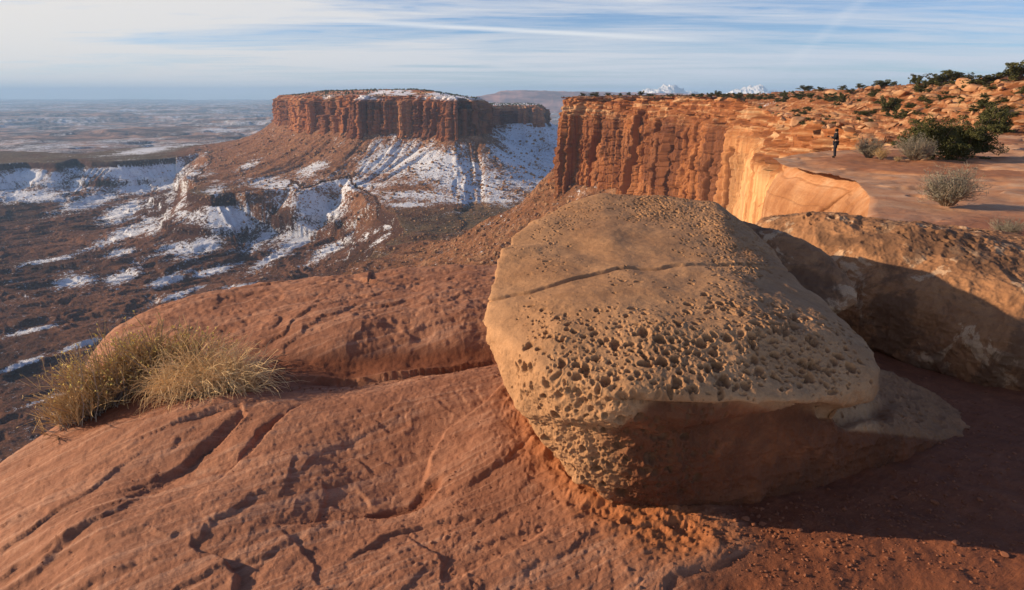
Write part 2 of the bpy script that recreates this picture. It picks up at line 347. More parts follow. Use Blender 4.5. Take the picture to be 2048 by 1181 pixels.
# long ledges in the slickrock: photo points on the ground, height of the lip, half width
LEDGES = [([(500, 815), (440, 862), (300, 945), (180, 1010), (60, 1085), (-60, 1140)], .028, .10, -1),
          ([(640, 800), (560, 850), (500, 905), (430, 960), (330, 1010)], .03, .05, 1),
          ([(330, 848), (400, 832), (480, 818), (492, 836), (440, 868), (408, 882)], .030, .03, 1),
          ([(150, 985), (250, 955), (380, 900), (470, 855)], .018, .03, 1), ([(470, 915), (520, 865), (570, 835)], .018, .03, 1), ([(-20, 1095), (120, 1040), (230, 1000), (290, 960)], .020, .03, 1),
          ([(560, 1050), (620, 1100), (650, 1165)], .014, .03, -1), ([(820, 1055), (880, 1110), (880, 1170)], .012, .03, -1), ([(930, 965), (1010, 930), (1080, 880)], .015, .03, 1), ([(100, 1190), (220, 1130), (330, 1110)], .018, .03, 1),
          ([(560, 960), (650, 900), (760, 860), (860, 845)], .012, .03, 1), ([(700, 1120), (780, 1060), (900, 1030), (1000, 1020)], .012, .03, 1),
          ([(870, 960), (800, 1010), (700, 1022), (600, 1040), (470, 1045)], .022, .03, 1),
          ([(1010, 790), (940, 850), (870, 900), (850, 960)], .022, .05, 1),
          ([(355, 1075), (440, 1110), (480, 1150), (470, 1190)], .03, .05, -1),
          ([(250, 900), (150, 960), (40, 1010), (-40, 1040)], .02, .03, -1),
          ([(760, 1000), (690, 1000), (640, 985)], .012, .02, 1),
          ([(1110, 1060), (1020, 1110), (930, 1150)], .02, .04, 1),
          ([(500, 745), (600, 747), (720, 745), (850, 730), (990, 708)], .042, .035, 1),
          ([(470, 782), (600, 782), (720, 784), (800, 768), (1010, 736)], .036, .03, -1),
          ([(620, 690), (720, 660), (860, 650), (960, 655)], .012, .05, -1),
          ([(700, 590), (740, 600), (745, 560)], .03, .04, 1)]
def H(x, y, fine=False):
    x = np.asarray(x, float); y = np.asarray(y, float)
    zn = rbf(x, np.minimum(y, 22))
    u = 1024 + F * x / np.maximum(y, 1)
    tz = np.interp(u, SK_U, SK_Z)
    far = -1.2 - 0.8 * sstep(16, 38, y) - 0.2 * sstep(38, 60, y)
    d, arc = sdf(x, y, RIM)
    rise = sstep(62, 118, y + 0.0 * x + 9 * fbm(x * .03, y * .03, o=3, s=5))
    hill = far + (tz + 2.2) * rise
    big = fbm(x * .035, y * .035, o=5, s=9)
    hill = hill + rise * (2.0 * big + .9 * fbm(x * .15, y * .15, o=4, s=3))
    tier = sstep(60, 125, y) * (13.5 - 12 * sstep(380, 520, y))
    din = np.maximum(-d, 0)
    hill = hill - tier * (1 - sstep(0, 1, np.clip(din / 48, 0, 1) ** 0.75))
    # ledges
    w = sstep(52, 75, y)
    q = (hill + 1.1 * fbm(x * .05, y * .05, o=4, s=31)) / 1.25
    terr = stair(q, 0.16) * 1.25
    hill = hill * (1 - .85 * w) + terr * .85 * w
    z = zn + (hill - zn) * sstep(14, 22, y)
    # rounded drop outside the rim
    do = np.maximum(d + 1.6 * fbm(x * .16, y * .16, o=3, s=41) * sstep(8, 14, y), 0)
    a = 3.2 / (1 + .19 * np.maximum(y - 3, 0))
    lin = 1.2 / a
    drop = np.where(do < lin, a * do * do, a * lin * lin + 2 * a * lin * (do - lin) * 4)
    z = z - np.minimum(drop, 46)
    return z

def near_ground():
    nr, na = 1000, 1050
    az = np.linspace(R(-50), R(50), na); rr = np.exp(np.linspace(math.log(1.15), math.log(75), nr))
    A, RR = np.meshgrid(az, rr); X = RR * np.tan(A) ; Y = RR + 0 * A
    # keep columns in constant x/y so that cells stay small everywhere in view
    Z = H(X, Y)
    D, arc = sdf(X, Y, RIM)
    U, V = proj(X, Y, Z)
    nearw = 1 - sstep(14, 24, Y)
    # soil mask: right of the slab and behind the boulders, in the gully, in pockets
    sn = .35 * fbm(X * 1.3, Y * 1.3, o=4, s=61)
    edge, side, _ = polydist(X, Y, [G(1330, 1230, 0), G(1400, 1160, 0), G(1480, 1090, 0), G(1440, 1030, 0), G(1400, 960, 0), G(1400, 700, 0), (0.9, 6.6)])
    soil = sstep(-.10, .10, -side * edge + sn * .5) * (Y < 9)
    gul, _, _ = polydist(X, Y, [G(470, 790, -.05), G(560, 762, -.1), G(720, 758, -.1), G(880, 738, -.08), G(1000, 722, -.05)])
    soil = np.maximum(soil, 1 - sstep(.05, .16, gul + .1 * sn))
    poc, _, _ = polydist(X, Y, [G(865, 955, 0), G(830, 990, 0), G(760, 1005, 0)]); soil = np.maximum(soil, .9 * (1 - sstep(.02, .06, poc + .05 * sn)))
    bs, _, _ = polydist(X, Y, [G(300, 770, 0), G(420, 770, 0), G(230, 820, -.1)]); soil = np.maximum(soil, .8 * (1 - sstep(.1, .25, bs + .1 * sn)))
    # red flats between the slabs on the bench
    fl = sstep(.24, .36, fbm(X * .12 + 3, Y * .12, o=4, s=71) + .25 * sstep(9, 12, Y) * (1 - sstep(16, 22, Y)) * sstep(1720, 1850, U)) * sstep(8, 10, Y) * (1 - sstep(60, 75, Y))
    fl = fl * sstep(.8, 2.5, -D)
    soil = np.clip(np.maximum(soil, fl), 0, 1)
    orange, _, _ = polydist(X, Y, [G(1060, 820, 0), G(1110, 900, 0), G(1220, 1000, 0), G(1330, 1060, 0)])
    orange = (1 - sstep(.06, .30, orange + .2 * sn)) * .85
    rock = 1 - soil
    # relief --------------------------------------------------------------
    wx = X + .25 * fbm(X * 1.1, Y * 1.1, o=3, s=81) + .045 * fbm(X * 6, Y * 6, o=4, s=181, rough=.6); wy = Y + .25 * fbm(X * 1.1 + 9, Y * 1.1, o=3, s=82) + .045 * fbm(X * 6, Y * 6, o=4, s=182, rough=.6)
    q = (wx * .50 - wy * .86) * 2.6 + 1.2 * fbm(wx * 1.6, wy * 1.6, o=4, s=83)
    lam = stair(q, .06) - q
    amp = -.013 * sstep(-.3, .4, fbm(X * .9, Y * .9, o=3, s=84))
    q2 = (wx * .42 - wy * .9) * 8.5 + 1.8 * fbm(wx * 3, wy * 3, o=4, s=85)
    lam2 = stair(q2, .10) - q2
    amp2 = .008 * sstep(-.1, .5, fbm(X * 1.7, Y * 1.7, o=3, s=86))
    dz = nearw * rock * (amp * lam + amp2 * lam2)
    dz += nearw * .035 * fbm(X * 1.5, Y * 1.5, o=4, s=87) + nearw * rock * .006 * fbm(X * 9, Y * 9, o=5, s=88, rough=.6)
    al_, ac_ = wx * .86 + wy * .5, -wx * .5 + wy * .86; q3 = fbm(al_ * .55 + 4, ac_ * 2.0, o=5, s=97, rough=.5) * 8; dz -= nearw * rock * .0034 * (stair(q3, .08) - q3) * sstep(-.2, .3, fbm(X * 1.2 + 3, Y * 1.2, o=3, s=98))
    q4 = (wx * .62 - wy * .78) * 24 + 3 * fbm(wx * 5, wy * 5, o=4, s=100); dz -= nearw * rock * .0024 * (stair(q4, .15) - q4); dz += nearw * rock * (.0035 * fbm(X * 28, Y * 28, o=3, s=183, rough=.65) + .0018 * fbm(X * 70, Y * 70, o=2, s=184))
    # upper hump is rougher: pocks and nubs
    up = sstep(3.9, 4.4, Y + .0 * X) * (1 - sstep(9, 12, Y)) * rock
    wd, wi = worley(X * 11, Y * 14, X * 0, s=5)
    dz += up * (.010 * fbm(X * 5, Y * 7, o=5, s=89, rough=.65, ridge=True) - .009 * (1 - sstep(.2, .45, wd)) * (wi > .5))
    nd, ni = worley(X * 22, Y * 22, X * 0, s=15)
    nub = sstep(.0, .4, fbm(X * 1.3 + 5, Y * 1.3, o=2, s=90))
    dz += nearw * rock * nub * .010 * (1 - sstep(.08, .30, nd)) * (ni > .62)
    dz += nearw * orange * (.035 * fbm(X * 6, Y * 6, o=5, s=91, ridge=True, rough=.6))
    dz += nearw * soil * (.012 * fbm(X * 10, Y * 10, o=5, s=92, rough=.65) - .02)
    for P, amp_, wdt, sg in LEDGES:
        dd, sd, T = polydist(X, Y, [G(a, b, 0) for a, b in P])
        amp_ = amp_ * (.55 + .6 * fbm(X * 2.3, Y * 2.3, o=3, s=99)); s_ = sd * sg * dd; fade = np.sin(np.pi * np.clip(T, 0.02, .98)) ** .5 * np.exp(-(np.maximum(0, dd - wdt * 5) / (wdt * 3)) ** 2)
        warp = .05 * fbm(X * 3, Y * 3, o=5, s=93, rough=.6)
        lip = np.where(s_ + warp > 0, np.exp(-(np.abs(s_ + warp) / (wdt * 5))), -np.exp(-(np.abs(s_ + warp) / (wdt * 2.0))))
        k = sstep(-wdt * .25, wdt * .25, s_ + warp) * 2 - 1
        dz += nearw * amp_ * fade * np.abs(lip) * k
    farw = sstep(16, 30, Y)
    fq = (Z + .12 * fbm(X * .5, Y * .5, o=4, s=94)) / .22 + .8 * fbm(X * .25, Y * .4, o=4, s=95)
    inside = sstep(-.5, 1.5, -D)
    dz += (1 - nearw * .7) * .26 * (stair(fq, .15) - fq) * .8 * (1 - soil) * sstep(9, 16, Y) * inside
    dz += farw * .12 * fbm(X * .6, Y * .6, o=5, s=96)
    Z = Z + dz
    return grid_obj('ground', X, Y, Z, M_GROUND, mask=(D < .35) | (Y < 7.6) | (X < 1.7), attrs={'soil': soil, 'orange': orange, 'farm': sstep(12, 20, Y)})
g0 = near_ground(); tag(g0, kind='structure')

M_LEDGE = mat_cliff('ledge_rock', 14, ((0.15, 0.06, 0.03), (0.29, 0.12, 0.055), (0.44, 0.25, 0.14)), varn=(0.14, 0.055, 0.03), bd=0.25)
def hill():
    nr, na = 900, 900
    th = np.linspace(0.0, 0.95, na); rr = np.exp(np.linspace(math.log(60), math.log(1150), nr))
    A, Y = np.meshgrid(th, rr); X = A * Y
    Z = H(X, Y); D, _ = sdf(X, Y, RIM)
    w1, i1 = worley(X * .14, Y * .30, Z * .8, s=21); w2, i2 = worley(X * .40, Y * .8, Z * 1.5, s=22)
    k = 1 - sstep(250, 500, Y) * .5
    Z = Z + k * (.7 * (i1 - .4) * (1 - sstep(.38, .5, w1)) * (i1 > .45) + .4 * (i2 - .3) * (1 - sstep(.4, .5, w2))) + .3 * fbm(X * .4, Y * .4, o=5, s=23, rough=.6)
    Z = Z - .35 * (1 - sstep(70, 74, Y))
    gy = np.gradient(Z, axis=0) / np.maximum(np.gradient(Y, axis=0), 1e-3)
    snow = sstep(.60, .70, .5 + .5 * fbm(X * .05, Y * .05, o=5, s=24, rough=.7)) * (np.abs(gy) < .25) * sstep(300, 500, Y) * (i2 > .4)
    return grid_obj('terrain', X, Y, Z, M_LEDGE, mask=D < -9.0, attrs={'tone': np.full(X.shape, .5), 'band': np.full(X.shape, .75), 'bright': np.zeros(X.shape), 'snow': snow * .9})
tag(hill(), kind='structure')

# ------------------------------------------------------------------ cliffs as strips that follow the rim
def resample(P, step, smooth=6):
    P = np.asarray(P, float); seg = np.hypot(*(P[1:] - P[:-1]).T); s = np.r_[0, np.cumsum(seg)]
    n = int(s[-1] / step); t = np.linspace(0, s[-1], n); Q = np.c_[np.interp(t, s, P[:, 0]), np.interp(t, s, P[:, 1])]
    for _ in range(smooth): Q[1:-1] = (Q[:-2] + 2 * Q[1:-1] + Q[2:]) / 4
    return Q, t
def flutes(s, z, scale, seed, t):
    """outward relief of a jointed sandstone wall, in units of `scale`: flat pillars set in and out, slots between, broken tops"""
    w = s / scale + .05 * fbm(s / scale * .5, z / scale * .22, o=3, s=seed); r = 0
    for f, off, slot, sw, sd in ((1.0, .46, .62, .055, 1), (2.6, .17, .20, .08, 2), (6.3, .06, .05, .12, 3)):
        ww = w * f; ww = ww + .25 * vnoise(ww * .9, z * 0, None, seed + sd * 7); c = np.floor(ww); q = ww - c
        h = lambda k: _h(c, c * 0 + k, c * 0, seed + sd)
        r1, r2, r3, r4 = h(0), h(1), h(2), h(3); e = np.minimum(q, 1 - q)
        cut = .04 + .7 * r4; low = sstep(cut - .012, cut + .012, t)
        r = r + (r1 - .5) * off * 1.7 + (r2 - .5) * off * .9 * (q - .5) - slot * np.exp(-(e / (sw * 1.35)) ** 4) * (r3 > .32) * sstep(r2 * .45 - .02, r2 * .45 + .02, t) + (low - 1) * off * .8 * (r3 > .5)
    return r + .09 * fbm(w * 3, z / scale * 2, o=5, s=seed + 40, rough=.6)
def cliff(name, P, step, ztop, zbot, nz_, scale, mat, seed, brightf=None, depth=1.0, smooth=6, lean=.25, lip=6, foot=20, lipup=.25, snowf=None, capband=.16):
    Q, S = resample(P, step, smooth); T = np.gradient(Q, axis=0); T /= np.maximum(np.hypot(T[:, 0], T[:, 1]), 1e-9)[:, None]
    Nn = np.c_[-T[:, 1], T[:, 0]]     # outward = left of travel
    for _ in range(10): Nn[1:-1] = (Nn[:-2] + 2 * Nn[1:-1] + Nn[2:]) / 4
    zt = ztop(Q[:, 0], Q[:, 1])
    t = np.linspace(0, 1, nz_)[:, None]; s = S[None, :] + 0 * t
    Z = zt[None, :] + (zbot - zt[None, :]) * t
    hgt = (zt[None, :] - zbot)
    rel = flutes(s, Z, scale, seed, t) * scale * depth
    wd_, wi_ = worley(s / (scale * .34), Z / (scale * .17), Z * 0, s=seed + 60)
    env = .7 + .3 * np.sin(np.pi * np.clip(t * .95 + .05, 0, 1)) ** .5
    k = ((1 - t) / capband); capw = np.clip(1 - t / capband, 0, 1)
    ledges = stair((capw * 3.2 + .5 * fbm(s / scale, Z * .1, o=3, s=seed + 7)), .3) * scale * .16
    out = rel * env * (1 - .4 * capw) + (wi_ - .5) * scale * (.05 + .20 * np.minimum(capw * 2, 1)) - ledges + scale * .12 * sstep(.8, 1, t) * (1 + vnoise(s / scale, t * 3, None, seed + 8)) + t * scale * lean
    out += scale * .05 * fbm(s / scale * 5, Z / scale * 6, o=5, s=seed + 9, rough=.6)
    jz = Z / scale * 2.3 + .8 * fbm(s / scale * .8, Z / scale * .3, o=3, s=seed + 12); out -= scale * .05 * np.exp(-((jz - np.floor(jz) - .5) / .09) ** 2)
    cw = s / scale * .8 + .35 * vnoise(s / scale * .9, Z / scale * .12, None, seed + 13); cf = np.floor(cw); tone = _h(cf, cf * 0, np.floor(Z / scale * .35 + _h(cf, cf * 0 + 2, cf * 0, seed) * 3), seed + 14)
    if brightf is not None:
        br = brightf(s, t, Z); out = out * (1 - .85 * br) + br * (scale * .15)
    else: br = np.zeros(out.shape)
    X = Q[None, :, 0] + Nn[None, :, 0] * out; Y = Q[None, :, 1] + Nn[None, :, 1] * out
    # lip running inland and foot running outward below ground
    li = 5; top = []
    for j in range(li, 0, -1):
        xx = X[0] - Nn[:, 0] * lip * j / li; yy = Y[0] - Nn[:, 1] * lip * j / li
        top.append((xx, yy, ztop(xx, yy) + lipup * (1 - j / li) - .3 * (j == li)))
    Z = Z + 0 * out; Z[0] += lipup
    X = np.vstack([[a[0] for a in top], X]); Y = np.vstack([[a[1] for a in top], Y]); Z = np.vstack([[a[2] for a in top], Z])
    pad = lambda a: np.vstack([np.repeat(a[:1], li, 0), a])
    band = pad(np.clip(capw * 1.6, 0, 1) + 0 * s); br = pad(br + 0 * s)
    sn = np.zeros(X.shape)
    if snowf is not None: sn = snowf(X, Y, Z)
    return grid_obj(name, X, Y, Z, mat, attrs={'band': band, 'bright': br, 'snow': sn, 'tone': pad(tone)}, flip=False)
i0 = RIM.index((27.0, 52.0))
PR = RIM[i0:i0 + 15]
def brightR(s, t, Z):
    # the clean honey-coloured wall near the alcove
    c = np.exp(-((s - 280) / 140) ** 6)
    return c * sstep(.10, .22, t + .06 * vnoise(s * .05, s * 0, None, 77)) * (.85)
tag(cliff('cliff', PR, .5, lambda x, y: H(x, y), -125, 340, 21.0, M_CLIFF, 101, brightR, depth=.95, smooth=60, lip=16, lipup=.25, capband=.2), kind='structure')

def shoulder():
    P = RIM[RIM.index((2.3, 8.2)) - 1:RIM.index((54.0, 112.0))]; Q, S = resample(P, .05, 700)
    T = np.gradient(Q, axis=0); T /= np.hypot(T[:, 0], T[:, 1])[:, None]; Nn = np.c_[-T[:, 1], T[:, 0]]
    for _ in range(400): Nn[1:-1] = (Nn[:-2] + 2 * Nn[1:-1] + Nn[2:]) / 4
    n = 420; a = np.linspace(0, 1, n)[:, None]; s = S[None] + 0 * a
    rad = 2.6 + .9 * fbm(S * .12, S * 0, o=3, s=602)[None]
    th = np.clip(a / .38, 0, 1) * math.pi / 2; low = np.clip((a - .38) / .62, 0, 1)
    out = -2.2 + rad * np.sin(th) ** .85 * 1.0 + low * 1.6; dz = rad * 1.25 * (1 - np.cos(th)) + 42 * low ** 1.5
    zi = H(Q[:, 0] - Nn[:, 0] * 2.4, Q[:, 1] - Nn[:, 1] * 2.4)
    Z = zi[None] - dz
    rel = .55 * fbm(s * .14, Z * .06, o=4, s=603) + .10 * fbm(s * .8, Z * .8, o=5, s=604, rough=.6)
    # joints and bedding
    w = s / 6.5 + .45 * vnoise(s * .11, Z * .10, None, 605) + Z * .03; q = w - np.floor(w) - .5; cid = _h(np.floor(w), w * 0, w * 0, 606)
    rel += -.35 * np.exp(-(q / .018) ** 2) * (cid > .35) + (cid - .5) * .5 * sstep(.05, .4, a)
    jz = Z / .9 + .5 * fbm(s * .15, Z * .2, o=3, s=607); jb = _h(np.floor(jz), jz * 0, jz * 0, 608); rel += (stair(jz, .12) - jz) * -.10 * (1 - sstep(.25, .5, a)) + (jb - .5) * .16 * (1 - sstep(.3, .7, a))
    k = sstep(.03, .15, a); out = out + rel * k
    X = Q[None, :, 0] + Nn[None, :, 0] * out; Y = Q[None, :, 1] + Nn[None, :, 1] * out; Z = Z - .06 - .5 * (1 - sstep(0, .05, a)) + .10 * sstep(.05, .14, a)
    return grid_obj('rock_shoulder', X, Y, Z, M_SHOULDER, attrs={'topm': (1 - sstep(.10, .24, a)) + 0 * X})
def mat_shoulder():
    m, nt, b = new_mat('honey_sandstone', .92, .15); v = objc(nt)
    n1 = nz(nt, v, .35, 8, .65, .4); ns = nz(nt, v, 1.0, 8, .7, .3, (1, 1, .10)); nh = nz(nt, v, 2.2, 6, .7, .5, (.06, .06, 1))
    col = ramp(nt, mth(nt, 'ADD', mth(nt, 'MULTIPLY', n1, .6), mth(nt, 'MULTIPLY', ns, .4)), [(.38, (.25, .10, .042)), (.5, (.39, .18, .08)), (.62, (.52, .29, .15))])
    col = mixc(nt, ramp(nt, nh, [(.5, g(0)), (.66, g(.5))]), col, (.27, .11, .05)); col = mixc(nt, ramp(nt, nz(nt, v, 9, 8, .75), [(.3, g(.5)), (.6, g(0))]), col, (.22, .10, .05))
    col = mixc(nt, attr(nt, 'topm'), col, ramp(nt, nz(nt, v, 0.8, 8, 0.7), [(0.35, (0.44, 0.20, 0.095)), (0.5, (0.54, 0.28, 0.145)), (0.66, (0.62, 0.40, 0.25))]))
    nt.links.new(col, b.inputs['Base Color']); bump(nt, b, mth(nt, 'ADD', nh, nz(nt, v, 3.5, 9, .75)), .9, .12); return m
M_SHOULDER = mat_shoulder()
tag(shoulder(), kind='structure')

# ------------------------------------------------------------------ the mesa across the canyon
MESA = [(-1060, 3150), (-960, 2900), (-800, 2520), (-650, 2250), (-545, 2120), (-430, 2010), (-250, 1950), (-160, 1870), (-88, 1877), (-72, 1990), (-100, 2300), (-92, 2660), (0, 2700), (118, 2720), (150, 2850), (120, 3600), (-800, 3950), (-1100, 3500)]
def mesatop(x, y):
    x = np.asarray(x, float); y = np.asarray(y, float)
    d, a = sdf(x, y, MESA); din = np.maximum(-d, 0)
    backr = sstep(2450, 2650, y) * sstep(-420, -150, x)
    hgt = (4 + 20 * sstep(20, 240, din) * sstep(0, 500, x + 1300)) * (1 - .9 * backr) - 26 * backr - 8 * sstep(-250, -60, x)
    return -6 + hgt + 3 * fbm(x * .01, y * .01, o=4, s=131)
def mesasnow(x, y, z):
    return .85 * sstep(.46, .54, .5 + .5 * fbm(x * .012, y * .012, o=6, s=132, rough=.7) + .0006 * (x + 300))
PM = MESA[:15][::-1]
def msnow(X, Y, Z): return mesasnow(X, Y, Z) * sstep(-16, -6, Z)
tag(cliff('mesa', PM, 2.2, mesatop, -118, 170, 46.0, M_MESA, 201, depth=1.1, smooth=8, lean=.08, lip=70, lipup=1.2, snowf=msnow), kind='structure')
def mesa_cap():
    xs = np.linspace(-1250, 220, 520); ys = np.linspace(1800, 3950, 520); X, Y = np.meshgrid(xs, ys)
    d, _ = sdf(X, Y, MESA); Z = mesatop(X, Y); Z = Z * .4 + .6 * stair(Z / 5, .3) * 5 + 1.2 * fbm(X * .06, Y * .06, o=4, s=133)
    return grid_obj('mesa_top', X, Y, Z, M_MESA, mask=d < -48, attrs={'tone': np.full(X.shape, .5), 'band': np.ones(X.shape) * .9, 'bright': np.zeros(X.shape), 'snow': mesasnow(X, Y, Z)})
tag(mesa_cap(), kind='structure')

# ------------------------------------------------------------------ canyon country below
ZB = -240.0
BENCH = [G(u, v, ZB) for u, v in ((-500, 334), (-200, 332), (0, 328), (60, 324), (120, 326), (150, 318), (185, 324), (250, 323), (330, 318), (415, 313), (436, 330), (385, 360), (392, 384), (440, 394), (500, 390), (560, 389),
         (572, 380), (600, 392), (640, 386), (700, 382), (722, 392), (760, 405), (800, 432), (790, 470), (740, 510), (690, 560), (620, 640), (560, 760), (520, 900))]
BENCH += [(60, 200), (3000, 200), (3000, 5500), (-300, 5200)] + [G(u, v, ZB) for u, v in ((540, 272), (430, 279), (330, 288), (230, 300), (150, 309), (60, 304), (0, 298), (-200, 296), (-500, 296))]
BENCH = [tuple(map(float, p)) for p in BENCH]
TAL_R = [(60, 200), (113, 300), (143, 420), (150, 540), (131, 640), (100, 725), (46, 800), (62, 880), (180, 1000), (900, 1200), (2500, 1200), (2500, 200)]
def valley_h(X, Y):
    wx = X + 40 * fbm(X * .004, Y * .004, o=4, s=141); wy = Y + 40 * fbm(X * .004 + 7, Y * .004, o=4, s=142)
    dm, am = sdf(wx * .5 + X * .5, wy * .5 + Y * .5, MESA); dr, ar = sdf(wx * .3 + X * .7, wy * .3 + Y * .7, TAL_R)
    db, ab = sdf(wx, wy, BENCH)
    gul = fbm(am * .012, dm * .0016, o=4, s=143, ridge=True)
    tm = -104 - 136 * (1 - np.exp(-np.maximum(dm, 0) / 170)) * 1.08 + gul * 9 * sstep(5, 60, dm)
    gr = fbm(ar * .03, dr * .004, o=4, s=144, ridge=True)
    tr = -100 - 150 * (1 - np.exp(-np.maximum(dr, 0) / 150)) * 1.05 + gr * 4 * sstep(3, 30, dr)
    up = np.maximum(np.maximum(tm, tr), ZB + 5 * fbm(X * .004, Y * .004, o=5, s=145))
    near = np.exp(-((X - 0) ** 2 + (Y - 900) ** 2) / 300 ** 2)
    up = up + 22 * near * fbm(X * .008, Y * .008, o=4, s=152, ridge=True)
    sp = fbm(ab * .0075, db * .0009, o=5, s=146, ridge=True)
    do = np.maximum(db, 0) 
    de = np.maximum(do + 55 * (sp - .1) * sstep(20, 120, do), 0)
    # slope: rim cliff, slope, second small ledge, slope, floor
    low = ZB - 20 * sstep(0, 8, do) - 42 * sstep(0, 1, de / 95) - 15 * sstep(95, 102, de) - 44 * (1 - np.exp(-np.maximum(de - 100, 0) / 130))
    fr = fbm(X * .0035, Y * .0045, o=6, s=147, ridge=True)
    low = low + .65 * sstep(110, 200, do) * ((stair((low + 14 * fr) / 9, .14)) * 9 - (low + 14 * fr)); low = low + 9 * (fr + .2) * sstep(120, 330, do) - 22 * sstep(300, 1500, do)
    z = np.where(db < 0, up, np.minimum(low, up + 400))
    z = np.where((db >= 0) & (dm < 400), np.maximum(z, np.minimum(tm, low + 60 * np.exp(-do / 90))), z)
    # the far country: stepped tablelands
    dist = np.hypot(X, Y); fw = sstep(3800, 5200, dist + 500 * fbm(X * .0005, Y * .0005, o=3, s=148))
    tb = fbm(X * .00032, Y * .00032, o=6, s=149, rough=.55)
    farz = -380 + 55 * stair((tb + .2) * 4, .12) * .5 + 20 * fbm(X * .0012, Y * .0012, o=4, s=150, ridge=True)
    farz = farz + 60 * sstep(12000, 30000, dist)
    z = z * (1 - fw) + farz * fw
    cr, sr = math.cos(.62), math.sin(.62); xr, yr = X * cr + Y * sr, -X * sr + Y * cr
    z = z + (1 - fw) * (2.6 * fbm(X * .045, Y * .045, o=5, s=151, rough=.65) + (db > 60) * (9 - 3 * sstep(1300, 900, Y)) * fbm(xr * .006, yr * .022, o=5, s=153, ridge=True, rough=.55) * sstep(60, 200, db))
    rill = np.where(db < 0, fbm(am * .045, dm * .004, o=4, s=154, ridge=True, rough=.6) * sstep(0, 40, dm) * sstep(480, 200, dm), fbm(ab * .05, db * .004, o=4, s=155, ridge=True, rough=.6) * sstep(8, 30, db) * sstep(300, 120, db))
    z = z + (1 - fw) * 7.5 * rill
    return z, dm, dr, db, ab, am, fw, de
def blob(U, V, u, v, a, b, rot=0):
    c, s = math.cos(R(rot)), math.sin(R(rot)); du = (U - u) * c + (V - v) * s; dv = -(U - u) * s + (V - v) * c
    return np.exp(-((du / a) ** 2 + (dv / b) ** 2))
def valley():
    na, nr = 1150, 1150
    th = np.linspace(-1.05, 1.0, na); rr = np.exp(np.linspace(math.log(430), math.log(5200), 950)); rr = np.r_[rr, np.exp(np.linspace(math.log(5200), math.log(46000), 260))[1:]]
    A, Y = np.meshgrid(th, rr); X = A * Y
    Z, dm, dr, db, ab, am, fw, de = valley_h(X, Y)
    gx = np.gradient(Z, axis=1) / np.gradient(X, axis=1)
    U, V = proj(X, Y, Z)
    # where the snow lies, as mapped on the ground
    w = 0
    for b in ((70, 360, 110, 26), (60, 392, 90, 16), (300, 345, 130, 22), (300, 375, 110, 14, -8), (180, 405, 90, 14, -15), (240, 425, 60, 20, -25), (300, 300, 110, 7, -8), (20, 290, 40, 6),
              (460, 435, 85, 40), (430, 420, 30, 60), (640, 420, 70, 38), (560, 470, 110, 22, -15), (380, 495, 90, 26, -12), (600, 480, 60, 14, -35), (660, 500, 60, 12, -30), (540, 520, 60, 12, -30),
              (145, 565, 45, 16, -8), (250, 550, 45, 16, -30), (330, 565, 50, 12, -20), (480, 575, 50, 8, -10), (260, 465, 90, 14, -20), (250, 505, 40, 8, -10), (160, 690, 60, 7, -18), (40, 730, 50, 6, -20), (320, 620, 70, 5, -30), (180, 745, 60, 5, -15), (90, 800, 70, 5, -18), (350, 592, 70, 6, -20), (60, 662, 60, 5, -12), (420, 545, 60, 7, -15), (100, 520, 60, 5, -10),
              (780, 320, 90, 55, -20), (700, 370, 110, 18), (880, 330, 90, 60), (560, 370, 70, 18), (960, 370, 120, 40), (1040, 300, 60, 60), (1060, 350, 50, 40), (830, 390, 130, 12), (950, 400, 110, 10),
              (620, 340, 50, 14, -25), (500, 330, 40, 8, -25), (780, 450, 18, 12, -40), (760, 480, 40, 6, -35), (820, 410, 50, 6)):
        w = np.maximum(w, blob(U, V, *b[:4], b[4] if len(b) > 4 else 0))
    zl = sstep(6, 14, db) * (1 - sstep(150, 230, db)) * sstep(1500, 1750, Y) * sstep(-420, -520, X) * (Y < 2900)
    zm = sstep(6, 14, db) * (1 - sstep(110, 170, db)) * sstep(1250, 1400, Y) * (X > -760) * (X < -200) * .8
    w = np.clip(np.maximum(w * .9, np.maximum(zl, zm) * (.46 + 1.0 * fbm(ab * .010, db * .02, o=5, s=165, rough=.6) - .35 * np.exp(-(((db + 12 * vnoise(ab * .01, ab * 0, None, 166)) % 46 - 20) / 5.0) ** 2))), 0, 1)
    st = .5 * fbm(am * .035, dm * .006, o=5, s=161, rough=.65); st2 = .5 * fbm(ab * .05, db * .006, o=5, s=162, rough=.65)
    streak = np.where(db < 0, st, st2)
    patch = fbm(X * .012, Y * .012, o=6, s=163, rough=.65)
    snow = -.16 + 1.0 * np.clip(w * 1.2, 0, 1) + .6 * streak + .45 * patch
    shade = sstep(-.15, .25, gx * -1)          # faces turned away from the sun keep more
    snow = snow + .22 * (shade - .5)
    basin = sstep(-40, 40, X + 30) * (dm < 260) * (Y > 1700) * (db < 0); snow = np.maximum(snow, basin * (.8 + .2 * patch))
    fsnow = .29 + .75 * fbm(X * .0011, Y * .0016, o=7, s=164, rough=.72) - .05
    snow = snow * (1 - fw) + fsnow * fw
    snow = snow * (1 - .8 * sstep(-30, 30, 200 - dr) * (Y < 1500))
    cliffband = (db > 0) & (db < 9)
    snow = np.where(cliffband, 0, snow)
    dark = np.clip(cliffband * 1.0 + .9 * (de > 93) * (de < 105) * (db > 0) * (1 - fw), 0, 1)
    talus = np.clip(sstep(520, 250, dm) * (db < 60) + sstep(340, 200, dr) * (db < 60), 0, 1) * (1 - fw)
    olive = np.clip((db < 0) * sstep(.2, -.05, np.abs(Z - ZB) / 60) * sstep(-.3, .3, patch + .3), 0, 1) * (1 - fw) * .9
    return grid_obj('canyon_terrain', X, Y, Z, M_VALLEY, attrs={'snow': snow, 'dark': dark, 'talus': talus * .95, 'olive': olive, 'far': fw})
